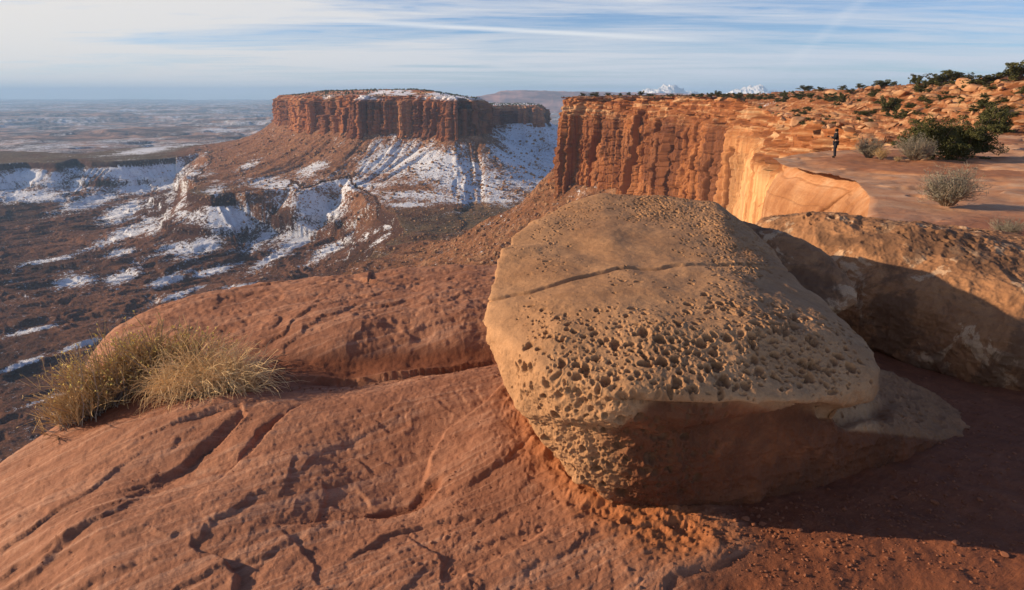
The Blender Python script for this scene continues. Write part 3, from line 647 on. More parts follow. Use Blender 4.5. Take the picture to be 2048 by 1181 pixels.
tag(valley(), kind='structure')

# distant tablelands and snow peaks on the skyline
def skyline(name, P, y, depth, mat, bottom, seed, relief, cols=400):
    us = np.linspace(P[0][0], P[-1][0], cols); vs = np.interp(us, [p[0] for p in P], [p[1] for p in P])
    x = (us - 1024) / F * y * ct; top = np.array([PY(u, v, y)[2] for u, v in zip(us, vs)])
    x = np.array([PY(u, v, y)[0] for u, v in zip(us, vs)])
    rows = 60; t = np.linspace(0, 1, rows)[:, None]
    prof = np.where(t < .5, sstep(0, .5, t), 1 - .9 * sstep(.6, 1, t))
    X = x[None, :] + 0 * t; Y = y + (t - .5) * depth + 0 * X
    Zr = bottom + (top[None, :] - bottom) * prof
    Zr = Zr + relief * prof * fbm(X / depth * 9, Y / depth * 9, o=7, s=seed, ridge=True, rough=.6) - relief * .5 * prof
    return X, Y, Zr
def mat_far(name, a, b, sc):
    m, nt, bb = new_mat(name, 1, 0); v = objc(nt)
    nt.links.new(ramp(nt, nz(nt, v, sc, 8, .7, 0, (1, 1, 6)), [(.42, a), (.58, b)]), bb.inputs['Base Color']); return m
M_FAR = mat_far('far_red_cliffs', (0.20, 0.09, 0.07), (0.50, 0.26, 0.2), .0012)
M_PEAK = mat_far('snow_peaks', (0.55, 0.57, 0.62), (0.97, 0.97, 0.98), .0009)
X, Y, Z = skyline('t', [(940, 196), (985, 188), (1000, 182), (1050, 181), (1120, 183), (1200, 184), (1300, 186), (1560, 190)], 15000, 2500, M_FAR, -420, 301, 25)
tag(grid_obj('far_tableland', X, Y, Z, M_FAR), kind='structure')
X, Y, Z = skyline('p', [(1270, 194), (1290, 184), (1302, 176), (1318, 178), (1330, 171), (1352, 174), (1372, 182), (1400, 186), (1430, 192), (1445, 188), (1470, 184), (1490, 178), (1510, 170), (1525, 175), (1550, 182), (1580, 190)], 21000, 4000, M_PEAK, -300, 302, 210, 600)
tag(grid_obj('mountains', X, Y, Z, M_PEAK), kind='structure')

# ------------------------------------------------------------------ haze
def haze():
    bpy.ops.mesh.primitive_cube_add(size=1); o = bpy.context.object; o.name = 'haze'
    o.scale = (90000, 62000, 1300); o.location = (0, 20000, -650 + 420)
    m = bpy.data.materials.new('haze_air'); m.use_nodes = True; nt = m.node_tree; nt.nodes.clear()
    v = nt.nodes.new('ShaderNodeVolumePrincipled'); v.inputs['Color'].default_value = (0.42, 0.68, 1.0, 1); v.inputs['Density'].default_value = HAZE; v.inputs['Anisotropy'].default_value = 0.0
    out = nt.nodes.new('ShaderNodeOutputMaterial'); nt.links.new(v.outputs[0], out.inputs['Volume'])
    o.data.materials.append(m); o['kind'] = 'stuff'; return o
HAZE = 4.3e-5
haze()

# ------------------------------------------------------------------ boulders
def hulls_to_mesh(name, hulls, voxel, smooth_it, levels):
    bm = bmesh.new()
    for hp in hulls:
        vs = [bm.verts.new(p) for p in hp]
        r = bmesh.ops.convex_hull(bm, input=vs, use_existing_faces=False)
        junk = [e for e in r['geom_interior'] if isinstance(e, bmesh.types.BMVert)] + [e for e in r['geom_unused'] if isinstance(e, bmesh.types.BMVert)]
        bmesh.ops.delete(bm, geom=list(set(junk)), context='VERTS')
    me = bpy.data.meshes.new(name); bm.to_mesh(me); bm.free()
    o = bpy.data.objects.new(name, me); C.objects.link(o)
    m = o.modifiers.new('r', 'REMESH'); m.mode = 'VOXEL'; m.voxel_size = voxel
    s = o.modifiers.new('s', 'SMOOTH'); s.factor = .5; s.iterations = smooth_it
    if levels:
        u = o.modifiers.new('u', 'SUBSURF'); u.levels = levels; u.render_levels = levels
    dg = bpy.context.evaluated_depsgraph_get(); me2 = bpy.data.meshes.new_from_object(o.evaluated_get(dg)); me2.name = name
    bpy.data.objects.remove(o); bpy.data.meshes.remove(me); me2.materials.clear()
    me2.polygons.foreach_set('use_smooth', np.full(len(me2.polygons), True)); return me2
def pits(p, cell, seed, dens, depth=.55, rmin=.18, rmax=.46):
    """sharp-rimmed pits on cells of size `cell`; dens (0..1) decides how many cells are pitted"""
    full = len(p); sel = np.nonzero(dens > .02)[0]; dens = dens[sel]
    q = p[sel] / cell; q = q + np.stack([.28 * fbm(q[:, 0] * .9 + 11 * k, q[:, 1] * .9, q[:, 2] * .9, o=2, s=seed + 50 + k) for k in range(3)], 1)
    d, i = worley(q[:, 0], q[:, 1], q[:, 2], s=seed, jit=.75)
    r = rmin + (rmax - rmin) * ((i * 7.13) % 1.0)
    on = (i < dens)
    k = (1 - sstep(.70, 1.0, d / r)) * on
    rim = np.exp(-((d / r - 1.12) / .16) ** 2) * on * .10
    D_ = np.zeros(full); D_[sel] = (-depth * r * k + rim * r) * cell; K_ = np.zeros(full); K_[sel] = k
    return D_, K_
def main_boulder():
    cap = [PY(*a) for a in ((1130, 408, 4.4), (1200, 390, 4.5), (1340, 393, 4.5), (1430, 408, 4.4), (1492, 450, 4.2), (1060, 445, 4.1), (1000, 492, 3.6), (975, 590, 3.0),
           (962, 645, 2.82), (975, 705, 2.80), (1085, 735, 2.36), (1250, 800, 2.17), (1450, 812, 2.17), (1600, 805, 2.24), (1740, 785, 2.42), (1120, 650, 2.56), (1300, 655, 2.47), (1500, 660, 2.49), (1680, 685, 2.60), (1768, 740, 2.52), (1752, 700, 2.66), (1640, 615, 3.1), (1535, 520, 3.75),
           (1738, 822, 2.52), (1600, 838, 2.30), (1330, 835, 2.20), (1180, 850, 2.25), (1200, 398, 4.9), (1430, 416, 4.8), (1488, 462, 4.55), (1040, 830, 2.50), (1500, 700, 4.0), (1300, 620, 4.3))]  # unseen rear points added to carry the boulder's cast shadow farther back
    low = [PY(*a) for a in ((1072, 850, 2.50), (1150, 965, 2.42), (1230, 1010, 2.38), (1330, 1040, 2.36), (1400, 1036, 2.40), (1180, 850, 2.33), (1260, 820, 2.26), (1040, 800, 2.54), (1000, 720, 2.78), (1450, 1030, 2.7),
           (1500, 830, 2.42), (1560, 1010, 2.56), (1690, 840, 2.58))] + [(0.6, 3.9, 0.0), (0.1, 3.6, 0.3), (1.6, 3.6, 0.1)]
    wed = [PY(*a) for a in ((1400, 1030, 2.42), (1560, 1012, 2.54), (1760, 955, 2.78), (1880, 915, 2.96), (1978, 870, 3.26), (1968, 888, 3.16), (1930, 832, 3.40), (1850, 784, 3.6), (1745, 735, 3.55),
           (1735, 850, 2.75), (1850, 870, 2.93), (1500, 850, 2.45), (1600, 852, 2.52), (1400, 860, 2.36))] + [(1.6, 3.9, 0.05), (0.8, 3.6, 0.0)]
    me = hulls_to_mesh('boulder', [cap, low, wed], .026, 2, 3)
    P = coords(me); Nn = vnormals(me)
    u, v = proj(P[:, 0], P[:, 1], P[:, 2])
    x, y, z = P.T
    seen = np.clip(((P - np.array([0, 0, CAMZ])) * Nn).sum(1) * -2, 0, 1) > 0
    d = .040 * fbm(x * 1.8, y * 1.8, z * 1.8, o=3, s=401) + .010 * fbm(x * 6, y * 6, z * 6, o=4, s=402)
    # broad scallop between cap and foot on the shaded side: the bedding plane
    cz = .0
    def line(P2, w):
        dd, sd, T = polydist(u, v, P2); return dd, sd, T
    dd, sd, T = line([(1210, 805), (1300, 812), (1420, 815), (1560, 828), (1690, 836), (1760, 822)], 0)
    below = dd * sd   # positive above in v? sign sorted below
    groove = np.exp(-(dd / 16) ** 2) * (y < 3.2) * np.clip(1.3 - np.abs(T - .5) * .4, 0, 1) * sstep(1180, 1290, u)
    d -= .055 * groove
    # the seam across the top
    dd, sd, T = line([(940, 612), (975, 601), (1040, 582), (1110, 567), (1190, 545), (1270, 530), (1380, 528), (1460, 524), (1540, 532), (1600, 540)], 0)
    wob = 4 * fbm(u * .02, v * .02, o=3, s=403)
    dv = (v - np.interp(u, [940, 975, 1040, 1110, 1190, 1270, 1380, 1460, 1540, 1600], [612, 601, 582, 567, 545, 530, 528, 524, 532, 540])) + wob
    topf = sstep(.0, .25, Nn[:, 2])
    vis = (y < 4.6) * (u > 930) * (u < 1600) * topf
    fadeu = 1 - .6 * sstep(1300, 1560, u)
    d += vis * fadeu * (.007 * sstep(2, -2, dv) * np.exp(np.minimum(dv, 0) / 60) - .010 * np.exp(-((dv - 1.5) / 1.9) ** 2))
    # pitting (tafoni)
    pn = fbm(x * 4, y * 4, z * 4, o=3, s=404)
    def bl(a, b, c, e, rot=0): return blob(u, v, a, b, c, e, rot)
    front = np.maximum.reduce([bl(1330, 705, 230, 75, 8), bl(1200, 770, 150, 95, 35), bl(1560, 690, 170, 75, 15), bl(1230, 870, 150, 120, 30), bl(1470, 620, 90, 45, 40) * .65, bl(1300, 790, 160, 60), bl(1600, 735, 130, 60, 5), bl(1120, 660, 90, 50, 30) * .8])
    upr = np.maximum.reduce([bl(1430, 450, 80, 70, 30), bl(1480, 520, 70, 70, 50), bl(1330, 420, 90, 35)])
    scat = np.maximum.reduce([bl(1130, 440, 110, 45, -20), bl(1080, 520, 60, 80, 0) * .6, bl(1080, 640, 60, 60)])
    d1, k1 = pits(P, .052, 411, np.clip(front * 1.1 - .14 + .45 * pn, 0, .95), depth=.72, rmin=.22, rmax=.58)
    d2, k2 = pits(P, .029, 421, np.clip(np.maximum(front, upr * .9) * 1.2 - .12 + .4 * pn, 0, .85), depth=.70, rmin=.24, rmax=.58)
    d6, k6 = pits(P, .019, 461, np.clip(np.maximum(front, np.maximum(upr, scat * .7)) * 1.1 - .2 + .5 * pn, 0, .7) * (y < 4.6), depth=.7, rmin=.25, rmax=.56); d += d6
    d3, k3 = pits(P, .095, 431, np.clip(bl(1480, 690, 170, 70) * .8 - .1 + .2 * pn, 0, .6), depth=.5, rmin=.2, rmax=.42)
    d4, k4 = pits(P, .045, 441, np.clip(np.maximum(upr * .9, scat * .55) - .1 + .25 * pn, 0, .7), depth=.3, rmin=.16, rmax=.44)
    edge5 = blob(u, v, 1820, 838, 130, 22, 8)
    d5, k5 = pits(P, .04, 451, np.clip(edge5 * .9, 0, .8), depth=.5)
    frontal = (y < 4.6)
    d += frontal * (d1 + d2 + np.where(k3 > 0, d3, d3) + d4 + d5)
    d += frontal * .004 * front * fbm(x * 22, y * 22, z * 22, o=3, s=405, ridge=True)
    d += (.0012 + .003 * np.maximum(front, sstep(.5, .1, Nn[:, 2]))) * fbm(x * 40, y * 45, z * 45, o=3, s=406)
    # coarse crumbly foot
    foot = sstep(.55, .2, z)
    d += foot * .022 * fbm(x * 7, y * 7, z * 12, o=5, s=407, ridge=True, rough=.6)
    under = (1 - sstep(.0, .35, Nn[:, 2])); bz = z * 9 + x * 2.2 + 1.2 * fbm(x * 3, y * 3, z * 3, o=3, s=410); d += under * .012 * (stair(bz, .12) - bz) * sstep(-.2, .3, fbm(x * 2, y * 2, z * 2, o=2, s=411)) + under * .016 * fbm(x * 11, y * 11, z * 11, o=5, s=412, rough=.6)
    P2 = P + Nn * d[:, None]; setco(me, P2)
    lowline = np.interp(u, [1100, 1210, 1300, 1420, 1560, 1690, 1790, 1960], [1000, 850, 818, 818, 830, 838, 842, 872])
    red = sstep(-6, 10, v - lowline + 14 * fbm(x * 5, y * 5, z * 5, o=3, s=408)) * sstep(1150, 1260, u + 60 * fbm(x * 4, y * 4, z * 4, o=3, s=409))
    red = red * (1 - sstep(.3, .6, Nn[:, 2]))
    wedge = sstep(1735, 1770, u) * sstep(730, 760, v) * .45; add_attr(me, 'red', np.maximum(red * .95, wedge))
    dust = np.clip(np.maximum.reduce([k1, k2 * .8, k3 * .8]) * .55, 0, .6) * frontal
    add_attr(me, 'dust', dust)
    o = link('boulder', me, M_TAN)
    return tag(o, 'large tan boulder riddled with round weathering pits in the middle of the slickrock', 'boulder')
main_boulder()
def rock_from(name, hulls, voxel, it, lv, mat, seed, amp, label, pit=None, dustf=None):
    me = hulls_to_mesh(name, hulls, voxel, it, lv); P = coords(me); Nn = vnormals(me); x, y, z = P.T; u, v = proj(x, y, z)
    d = amp * fbm(x * 1.6, y * 1.6, z * 1.6, o=3, s=seed) + amp * .5 * fbm(x * 5, y * 5, z * 6, o=5, s=seed + 1, ridge=True, rough=.6) + .006 * fbm(x * 24, y * 30, z * 30, o=3, s=seed + 2)
    k = np.zeros(len(P))
    if pit is not None:
        dens = pit(u, v, x, y, z); dp, k = pits(P, .075, seed + 3, dens, depth=.5); d += dp
        dp, k_ = pits(P, .045, seed + 8, dens * .8, depth=.5); d += dp
    setco(me, P + Nn * d[:, None]); add_attr(me, 'red', np.zeros(len(P))); add_attr(me, 'dust', k * .4)
    return tag(link(name, me, mat), label, 'boulder')
right = [PY(*a) for a in ((1520, 442, 5.5), (1640, 432, 5.3), (1790, 458, 4.9), (1900, 470, 4.7), (2060, 500, 4.5), (2300, 540, 4.6), (2048, 580, 3.95), (1850, 560, 4.3), (1740, 520, 4.7),
         (2048, 800, 3.78), (1960, 780, 3.9), (1860, 745, 4.1), (1740, 705, 4.45), (1640, 640, 4.9), (1530, 560, 5.2), (2300, 860, 3.7), (2300, 620, 3.9), (2048, 700, 3.72), (1900, 640, 4.05))] + [(2.6, 7.2, -.35), (4.6, 7.0, -.35), (4.9, 6.5, .3), (2.6, 7.0, .3), (5.2, 4.0, -.1), (5.2, 4.2, .4)]
rock_from('boulder', [right], .05, 6, 3, M_TAN2, 501, .06, 'broad patchy boulder at the right edge, half in shadow, with pale flakes on its face',
          lambda u, v, x, y, z: np.clip(np.maximum(blob(u, v, 1930, 490, 150, 24, 8) * .9, .5 * blob(u, v, 1650, 450, 90, 18, 8)), 0, .8))
mid = [PY(*a) for a in ((1480, 446, 4.6), (1560, 464, 4.5), (1660, 514, 4.25), (1720, 568, 4.0), (1728, 602, 3.9), (1700, 622, 3.85), (1560, 600, 4.0), (1480, 500, 4.8), (1400, 470, 5.0))] + [PY(1480, 450, 4.9), PY(1640, 512, 4.6), (1.3, 4.4, 0.0), (1.8, 4.6, 0.0), (1.9, 4.2, 0.15), (1.3, 4.9, 0)]
rock_from('boulder', [mid], .04, 5, 2, M_TAN2, 521, .05, 'dark shaded slab of rock wedged behind the pitted boulder')

# ------------------------------------------------------------------ where a line of sight meets the plateau
_hy = np.exp(np.linspace(math.log(9), math.log(1100), 2600))
def hit(u, v):
    a, b, c = ray(u, v); xs = a * _hy / b; zs = CAMZ + c * _hy / b; h = H(xs, _hy)
    k = np.nonzero(zs <= h)[0]; i = k[0] if len(k) else int(np.argmin(np.where(_hy > 40, zs - h, 9e9)))
    return float(xs[i]), float(_hy[i]), float(h[i])
def h1(x, y): return float(H(np.array([x]), np.array([y]))[0])

# ------------------------------------------------------------------ plants
def tubes(P, Rd, sides=3):
    """P (n,K,3) strands, Rd (n,K) radii -> vertices, quads"""
    n, K, _ = P.shape; T = np.gradient(P, axis=1); T /= np.maximum(np.linalg.norm(T, axis=2, keepdims=True), 1e-9)
    ref = np.where(np.abs(T[..., 2:3]) < .9, np.array([0, 0, 1.0]), np.array([1.0, 0, 0])); A = np.cross(T, ref); A /= np.maximum(np.linalg.norm(A, axis=2, keepdims=True), 1e-9); B = np.cross(T, A)
    ang = np.arange(sides) * 2 * math.pi / sides
    V = P[:, :, None, :] + Rd[:, :, None, None] * (A[:, :, None, :] * np.cos(ang)[None, None, :, None] + B[:, :, None, :] * np.sin(ang)[None, None, :, None])
    base = (np.arange(n) * K * sides)[:, None, None] + (np.arange(K - 1) * sides)[None, :, None] + np.arange(sides)[None, None, :]
    nxt = (np.arange(n) * K * sides)[:, None, None] + (np.arange(K - 1) * sides)[None, :, None] + ((np.arange(sides) + 1) % sides)[None, None, :]
    Q = np.stack([base, nxt, nxt + sides, base + sides], -1).reshape(-1, 4); return V.reshape(-1, 3), Q
def strands(base, dirs, length, K=7, droop=0.3, wob=.05, seed=0):
    r = np.random.default_rng(seed); n = len(base); P = np.zeros((n, K, 3)); P[:, 0] = base; d = dirs / np.linalg.norm(dirs, axis=1, keepdims=True)
    st = (length / (K - 1))[:, None]
    for k in range(1, K):
        P[:, k] = P[:, k - 1] + d * st
        d = d + r.normal(0, wob, (n, 3)) + np.array([0, 0, -1.0]) * (droop * k / K if np.isscalar(droop) else (droop * k / K)[:, None])
        d /= np.linalg.norm(d, axis=1, keepdims=True)
    return P
def leafquads(cent, size, seed=0, elong=1.8):
    r = np.random.default_rng(seed); n = len(cent); a = r.normal(size=(n, 3)); a /= np.linalg.norm(a, axis=1, keepdims=True); b = r.normal(size=(n, 3)); b -= (a * b).sum(1, keepdims=True) * a; b /= np.linalg.norm(b, axis=1, keepdims=True)
    s = (size * np.ones(n) * r.uniform(.6, 1.3, n))[:, None]; a = a * s * elong; b = b * s
    V = np.stack([cent - a, cent + b * .8, cent + a, cent - b * .8], 1).reshape(-1, 3); Q = np.arange(4 * n).reshape(-1, 4); return V, Q
def join(*vq):
    Vs, Qs, o = [], [], 0
    for V, Q in vq: Vs.append(V); Qs.append(Q + o); o += len(V)
    return np.concatenate(Vs), np.concatenate(Qs)
def empty(name, loc, rz=0, sc=1.0):
    o = bpy.data.objects.new(name, None); C.objects.link(o); o.location = loc; o.rotation_euler = (0, 0, rz); o.scale = (sc,) * 3 if np.isscalar(sc) else sc; o.empty_display_size = .1; return o
def copy_tree(o, parent=None):
    c = o.copy(); C.objects.link(c); c.parent = parent
    for ch in [q for q in bpy.data.objects if q.parent == o]: copy_tree(ch, c)
    return c
def toned(name, V, Q, mat, parent, seed, smooth=False):
    me = np_mesh(name, V, Q, smooth); rr_ = np.random.default_rng(seed)
    cell = 60; t = fbm(V[:, 0] * 3.1, V[:, 1] * 3.1, V[:, 2] * 3.1, o=2, s=seed) * .5 + .5 + rr_.normal(0, .15, len(V) // 4 + 1).repeat(4)[:len(V)]
    add_attr(me, 'tone', np.clip(t, 0, 1)); return link(name, me, mat, parent)
M_GRASS = mat_plain('dry_grass', ((0.52, 0.31, 0.12), (0.80, 0.53, 0.25), (0.92, 0.69, 0.38)), 9, var=1)
M_TWIG = mat_plain('grey_twigs', ((0.13, 0.09, 0.06), (0.26, 0.20, 0.15), (0.36, 0.29, 0.22)), 15, var=1)
M_OLIVE = mat_plain('olive_twigs', ((0.30, 0.19, 0.08), (0.50, 0.325, 0.14), (0.64, 0.44, 0.21)), 12, var=1)
M_YELLOW = mat_plain('yellow_heads', ((0.72, 0.55, 0.14), (0.85, 0.68, 0.22), (0.5, 0.4, 0.1)), 30)
M_JUN = mat_plain('juniper_leaves', ((0.022, 0.030, 0.010), (0.060, 0.066, 0.022), (0.105, 0.10, 0.035)), 3, var=1)
M_GREY = mat_plain('grey_leaves', ((0.13, 0.12, 0.09), (0.24, 0.22, 0.17), (0.30, 0.27, 0.2)), 12, var=1)
M_BARK = mat_plain('juniper_bark', ((0.10, 0.07, 0.05), (0.24, 0.18, 0.13)), 20)

def grass_clump():
    r = np.random.default_rng(3); cx_, cy_ = G(400, 775, 0.0); cz_ = h1(cx_, cy_); root = empty('grass_clump', (cx_, cy_, cz_ - .01))
    tag(root, 'pale dry bunch grass with long drooping blades at the edge of the slickrock', 'grass clump')
    def blades(n, c, rad, l0, l1, out, dr, seed):
        a = r.uniform(0, 2 * math.pi, n); q = np.sqrt(r.uniform(0, 1, n)) * rad
        b = np.c_[c[0] + q * np.cos(a), c[1] + q * np.sin(a) * .8, np.zeros(n) + c[2]]
        aa = a + r.normal(0, .7, n); o = r.uniform(.05, out, n)
        d = np.c_[np.cos(aa) * o, np.sin(aa) * o, np.ones(n)]
        L_ = r.uniform(l0, l1, n); P = strands(b, d, L_, 9, droop=r.uniform(.1, dr, n), wob=.22, seed=seed)
        P[..., 2] = np.maximum(P[..., 2], -.04)
        rad_ = np.linspace(1, .25, 9)[None, :] * r.uniform(.0014, .0030, n)[:, None]; return tubes(P, rad_)
    parts = [blades(560, (.08, .02, 0), .13, .22, .40, .9, 1.1, 31), blades(330, (-.12, -.02, .0), .10, .18, .30, 1.0, 1.4, 32), blades(260, (.20, .0, -.02), .09, .25, .42, 1.3, 1.5, 33), blades(260, (.02, -.05, -.02), .16, .2, .36, 1.8, 1.6, 34)]
    toned('blades', *join(*parts), M_GRASS, root, 5)
    V, Q = blades(500, (.02, .0, -.02), .15, .07, .16, 1.6, 1.2, 35); toned('dead_base', V, Q, M_TWIG, root, 6)
grass_clump()
def flower_shrub(name, ends, n, ln, lean, label, seed, heads=700, z_sink=.03):
    r = np.random.default_rng(seed); c = np.array([np.mean([e[0] for e in ends]), np.mean([e[1] for e in ends])]); cz_ = h1(*c)
    root = empty(name, (c[0], c[1], cz_)); tag(root, label, 'shrub')
    t = r.uniform(0, 1, n) * (len(ends) - 1); i = np.minimum(t.astype(int), len(ends) - 2); f = (t - i)[:, None]; E = np.array(ends)
    b = E[i] * (1 - f) + E[i + 1] * f + r.normal(0, .045, (n, 2)); bz = H(b[:, 0], b[:, 1]) - z_sink
    B = np.c_[b - c, bz - cz_]
    d = np.c_[r.normal(lean[0], .55, n), r.normal(lean[1], .55, n), r.uniform(.5, 1.1, n)]
    L_ = r.uniform(ln * .55, ln, n); P = strands(B, d, L_, 8, droop=-.05, wob=.16, seed=seed + 1)
    V, Q = tubes(P, np.linspace(.0034, .0012, 8)[None, :] * r.uniform(.7, 1.3, n)[:, None]); toned('stems', V, Q, M_TWIG, root, seed)
    m = n * 7; k = r.integers(0, n, m); j = r.integers(3, 7, m); tb = P[k, j]; td = (P[k, np.minimum(j + 1, 7)] - P[k, j]); td /= np.linalg.norm(td, axis=1, keepdims=True)
    td = td + r.normal(0, .45, (m, 3)) + np.array([0, 0, .25]); TP = strands(tb, td, r.uniform(.06, .14, m), 5, droop=-.03, wob=.1, seed=seed + 2)
    V, Q = tubes(TP, np.linspace(.0019, .0011, 5)[None, :] * np.ones((m, 1))); toned('twigs', V, Q, M_OLIVE, root, seed + 1)
    lf = TP[r.integers(0, m, m), r.integers(1, 5, m)] + r.normal(0, .004, (m, 3)); V, Q = leafquads(lf, .0035, seed + 4, 2.6); toned('leaves', V, Q, M_OLIVE, root, seed + 5)
    if heads:
        tip = TP[r.permutation(m)[:heads], 4]; tip = tip[np.argsort(-tip[:, 2])][:int(heads * .8)]
        cl = tip.repeat(6, 0) + r.normal(0, .003, (len(tip) * 6, 3)); V, Q = leafquads(cl, .0042, seed + 3, 1.0); link('flower_heads', np_mesh('flower_heads', V, Q, False), M_YELLOW, root)
    return root
flower_shrub('flowering_shrub', [G(185, 835, -.16), G(240, 795, -.12), G(310, 768, -.06), G(370, 758, 0)], 300, .44, (-.12, .25), 'olive shrub with tiny yellow seed heads along the cliff edge beside the pale grass', 61)
flower_shrub('twiggy_shrub', [G(150, 865, -.22), G(190, 838, -.18), G(225, 815, -.15)], 170, .20, (-.45, .1), 'low bare twiggy shrub at the lower end of the cliff edge vegetation', 71, heads=0)

def bare_bush(name, u, v, hgt, width, label, seed, n=260, mat=None, leafy=.5, sink=.03):
    r = np.random.default_rng(seed); x, y, z = hit(u, v); root = empty(name, (x, y, z)); tag(root, label, 'shrub')
    a = r.uniform(0, 2 * math.pi, n); q = r.uniform(0, 1, n) ** .5 * width * .12; d = np.c_[np.cos(a) * r.uniform(.1, 1, n) * width / hgt, np.sin(a) * r.uniform(.1, 1, n) * width / hgt, np.ones(n)]
    P = strands(np.c_[q * np.cos(a), q * np.sin(a), -sink * np.ones(n)], d, r.uniform(.5, 1.05, n) * hgt, 7, droop=.05, wob=.2, seed=seed)
    V, Q = tubes(P, np.linspace(.010, .004, 7)[None, :] * hgt * r.uniform(.6, 1.2, n)[:, None]); toned('stems', V, Q, M_TWIG, root, seed)
    m = n * 9; k = r.integers(0, n, m); j = r.integers(2, 7, m); TP = strands(P[k, j], np.c_[r.normal(0, .7, (m, 2)), r.uniform(.1, 1, m)], r.uniform(.08, .2, m) * hgt, 4, droop=0, wob=.2, seed=seed + 1)
    V, Q = tubes(TP, np.linspace(.0035, .0018, 4)[None, :] * hgt * np.ones((m, 1))); toned('twigs', V, Q, mat or M_GREY, root, seed + 1)
    ml = int(m * 2 * leafy)
    if ml:
        lp = TP[r.integers(0, m, ml), r.integers(1, 4, ml)]; V, Q = leafquads(lp + r.normal(0, .01, lp.shape) * hgt, .011 * hgt, seed + 2, 1.6); toned('leaves', V, Q, mat or M_GREY, root, seed + 2)
    return root
bare_bush('sage_bush', 1893, 410, 1.05, 1.15, 'bare grey twiggy bush on red soil of the bench, below the big juniper', 81, 330, leafy=.5)
bare_bush('sage_bush', 2012, 478, .42, .42, 'small rounded grey bush just behind the patchy boulder', 82, 200, leafy=1.0)
bare_bush('sage_bush', 1738, 316, 1.3, 1.35, 'pale grey rounded bush left of the big juniper, near the standing person', 83, 300, leafy=.6)
bare_bush('rabbitbrush', 1762, 321, .75, .5, 'small yellow green bush between the grey bush and the big juniper', 84, 160, M_OLIVE, 1.5)
bare_bush('rabbitbrush', 1795, 324, .35, .35, 'low yellow green tuft at the left foot of the big juniper', 85, 120, M_OLIVE, 1.5)
bare_bush('sage_bush', 1830, 322, 1.5, 1.7, 'grey leafless bush in front of the big juniper', 86, 320, leafy=.3)

def juniper_mesh(seed, hgt, width, nb, nleaf, lsize):
    """trunk + limbs, and a crown of many small sprays gathered in ragged clumps"""
    r = np.random.default_rng(seed); n = nb; a = r.uniform(0, 2 * math.pi, n); el = r.uniform(.12, 1.2, n)
    d = np.c_[np.cos(a) * np.cos(el), np.sin(a) * np.cos(el), np.sin(el)]; ex = np.array([width * .5, width * .5, hgt * .86]); tipl = np.linalg.norm(d * ex, axis=1) * r.uniform(.55, 1.05, n)
    dd = d * ex; dd /= np.linalg.norm(dd, axis=1, keepdims=True); base = np.c_[r.normal(0, .03, (n, 2)) * width, np.full(n, .08 * hgt)]
    P = strands(base, dd + np.array([0, 0, .12]), tipl, 7, droop=.12, wob=.11, seed=seed + 1)
    V1, Q1 = tubes(P, np.linspace(.030, .008, 7)[None, :] * hgt * r.uniform(.6, 1.1, n)[:, None] * .6, 4)
    tr = strands(np.array([[0, 0, -.1 * hgt], [.02 * width, 0, -.1 * hgt]]), np.array([[.1, 0, 1.0], [-.25, .1, 1.0]]), np.array([.5, .45]) * hgt, 7, droop=0, wob=.12, seed=seed + 2)
    V2, Q2 = tubes(tr, np.linspace(.06, .03, 7)[None, :] * hgt * np.ones((2, 1)), 6)
    nc = n * 5; k = r.integers(0, n, nc); j = r.integers(3, 7, nc); cc_ = P[k, j] + r.normal(0, .05, (nc, 3)) * np.array([width, width, hgt])
    cr = r.uniform(.05, .10, nc) * (width + hgt) / 2
    m = nleaf; q = r.integers(0, nc, m); g_ = r.normal(size=(m, 3)); g_ /= np.linalg.norm(g_, axis=1, keepdims=True)
    lp = cc_[q] + g_ * (cr[q] * r.uniform(.3, 1, m) ** .4)[:, None] * np.array([1.1, 1.1, .75]); lp[:, 2] = np.maximum(lp[:, 2], .02)
    V, Q = leafquads(lp, lsize, seed + 3, 1.9); return join((V1, Q1), (V2, Q2)), (V, Q)
def juniper(loc, hgt, width, seed, nb, nleaf, lsize, label, group=None, name='juniper'):
    root = empty(name, loc, 0); tag(root, label, 'tree', group); tk, cr = juniper_mesh(seed, hgt, width, nb, nleaf, lsize)
    link('trunk', np_mesh('trunk', *tk, True), M_BARK, root); toned('crown', *cr, M_JUN, root, seed); return root
x, y, z = hit(1862, 318); juniper((x, y, z), 2.75, 4.2, 91, 46, 26000, .030, 'wide dark juniper bush on the bench, left half of the large pair')
x, y, z = hit(1948, 316); juniper((x, y + 1.0, z), 2.75, 3.6, 92, 44, 24000, .030, 'dark green juniper reaching right across the bench, right half of the large pair')
x, y, z = hit(1990, 268); juniper((x, y, z), 3.0, 3.6, 93, 40, 15000, .045, 'round juniper standing directly behind the large pair on the bench')
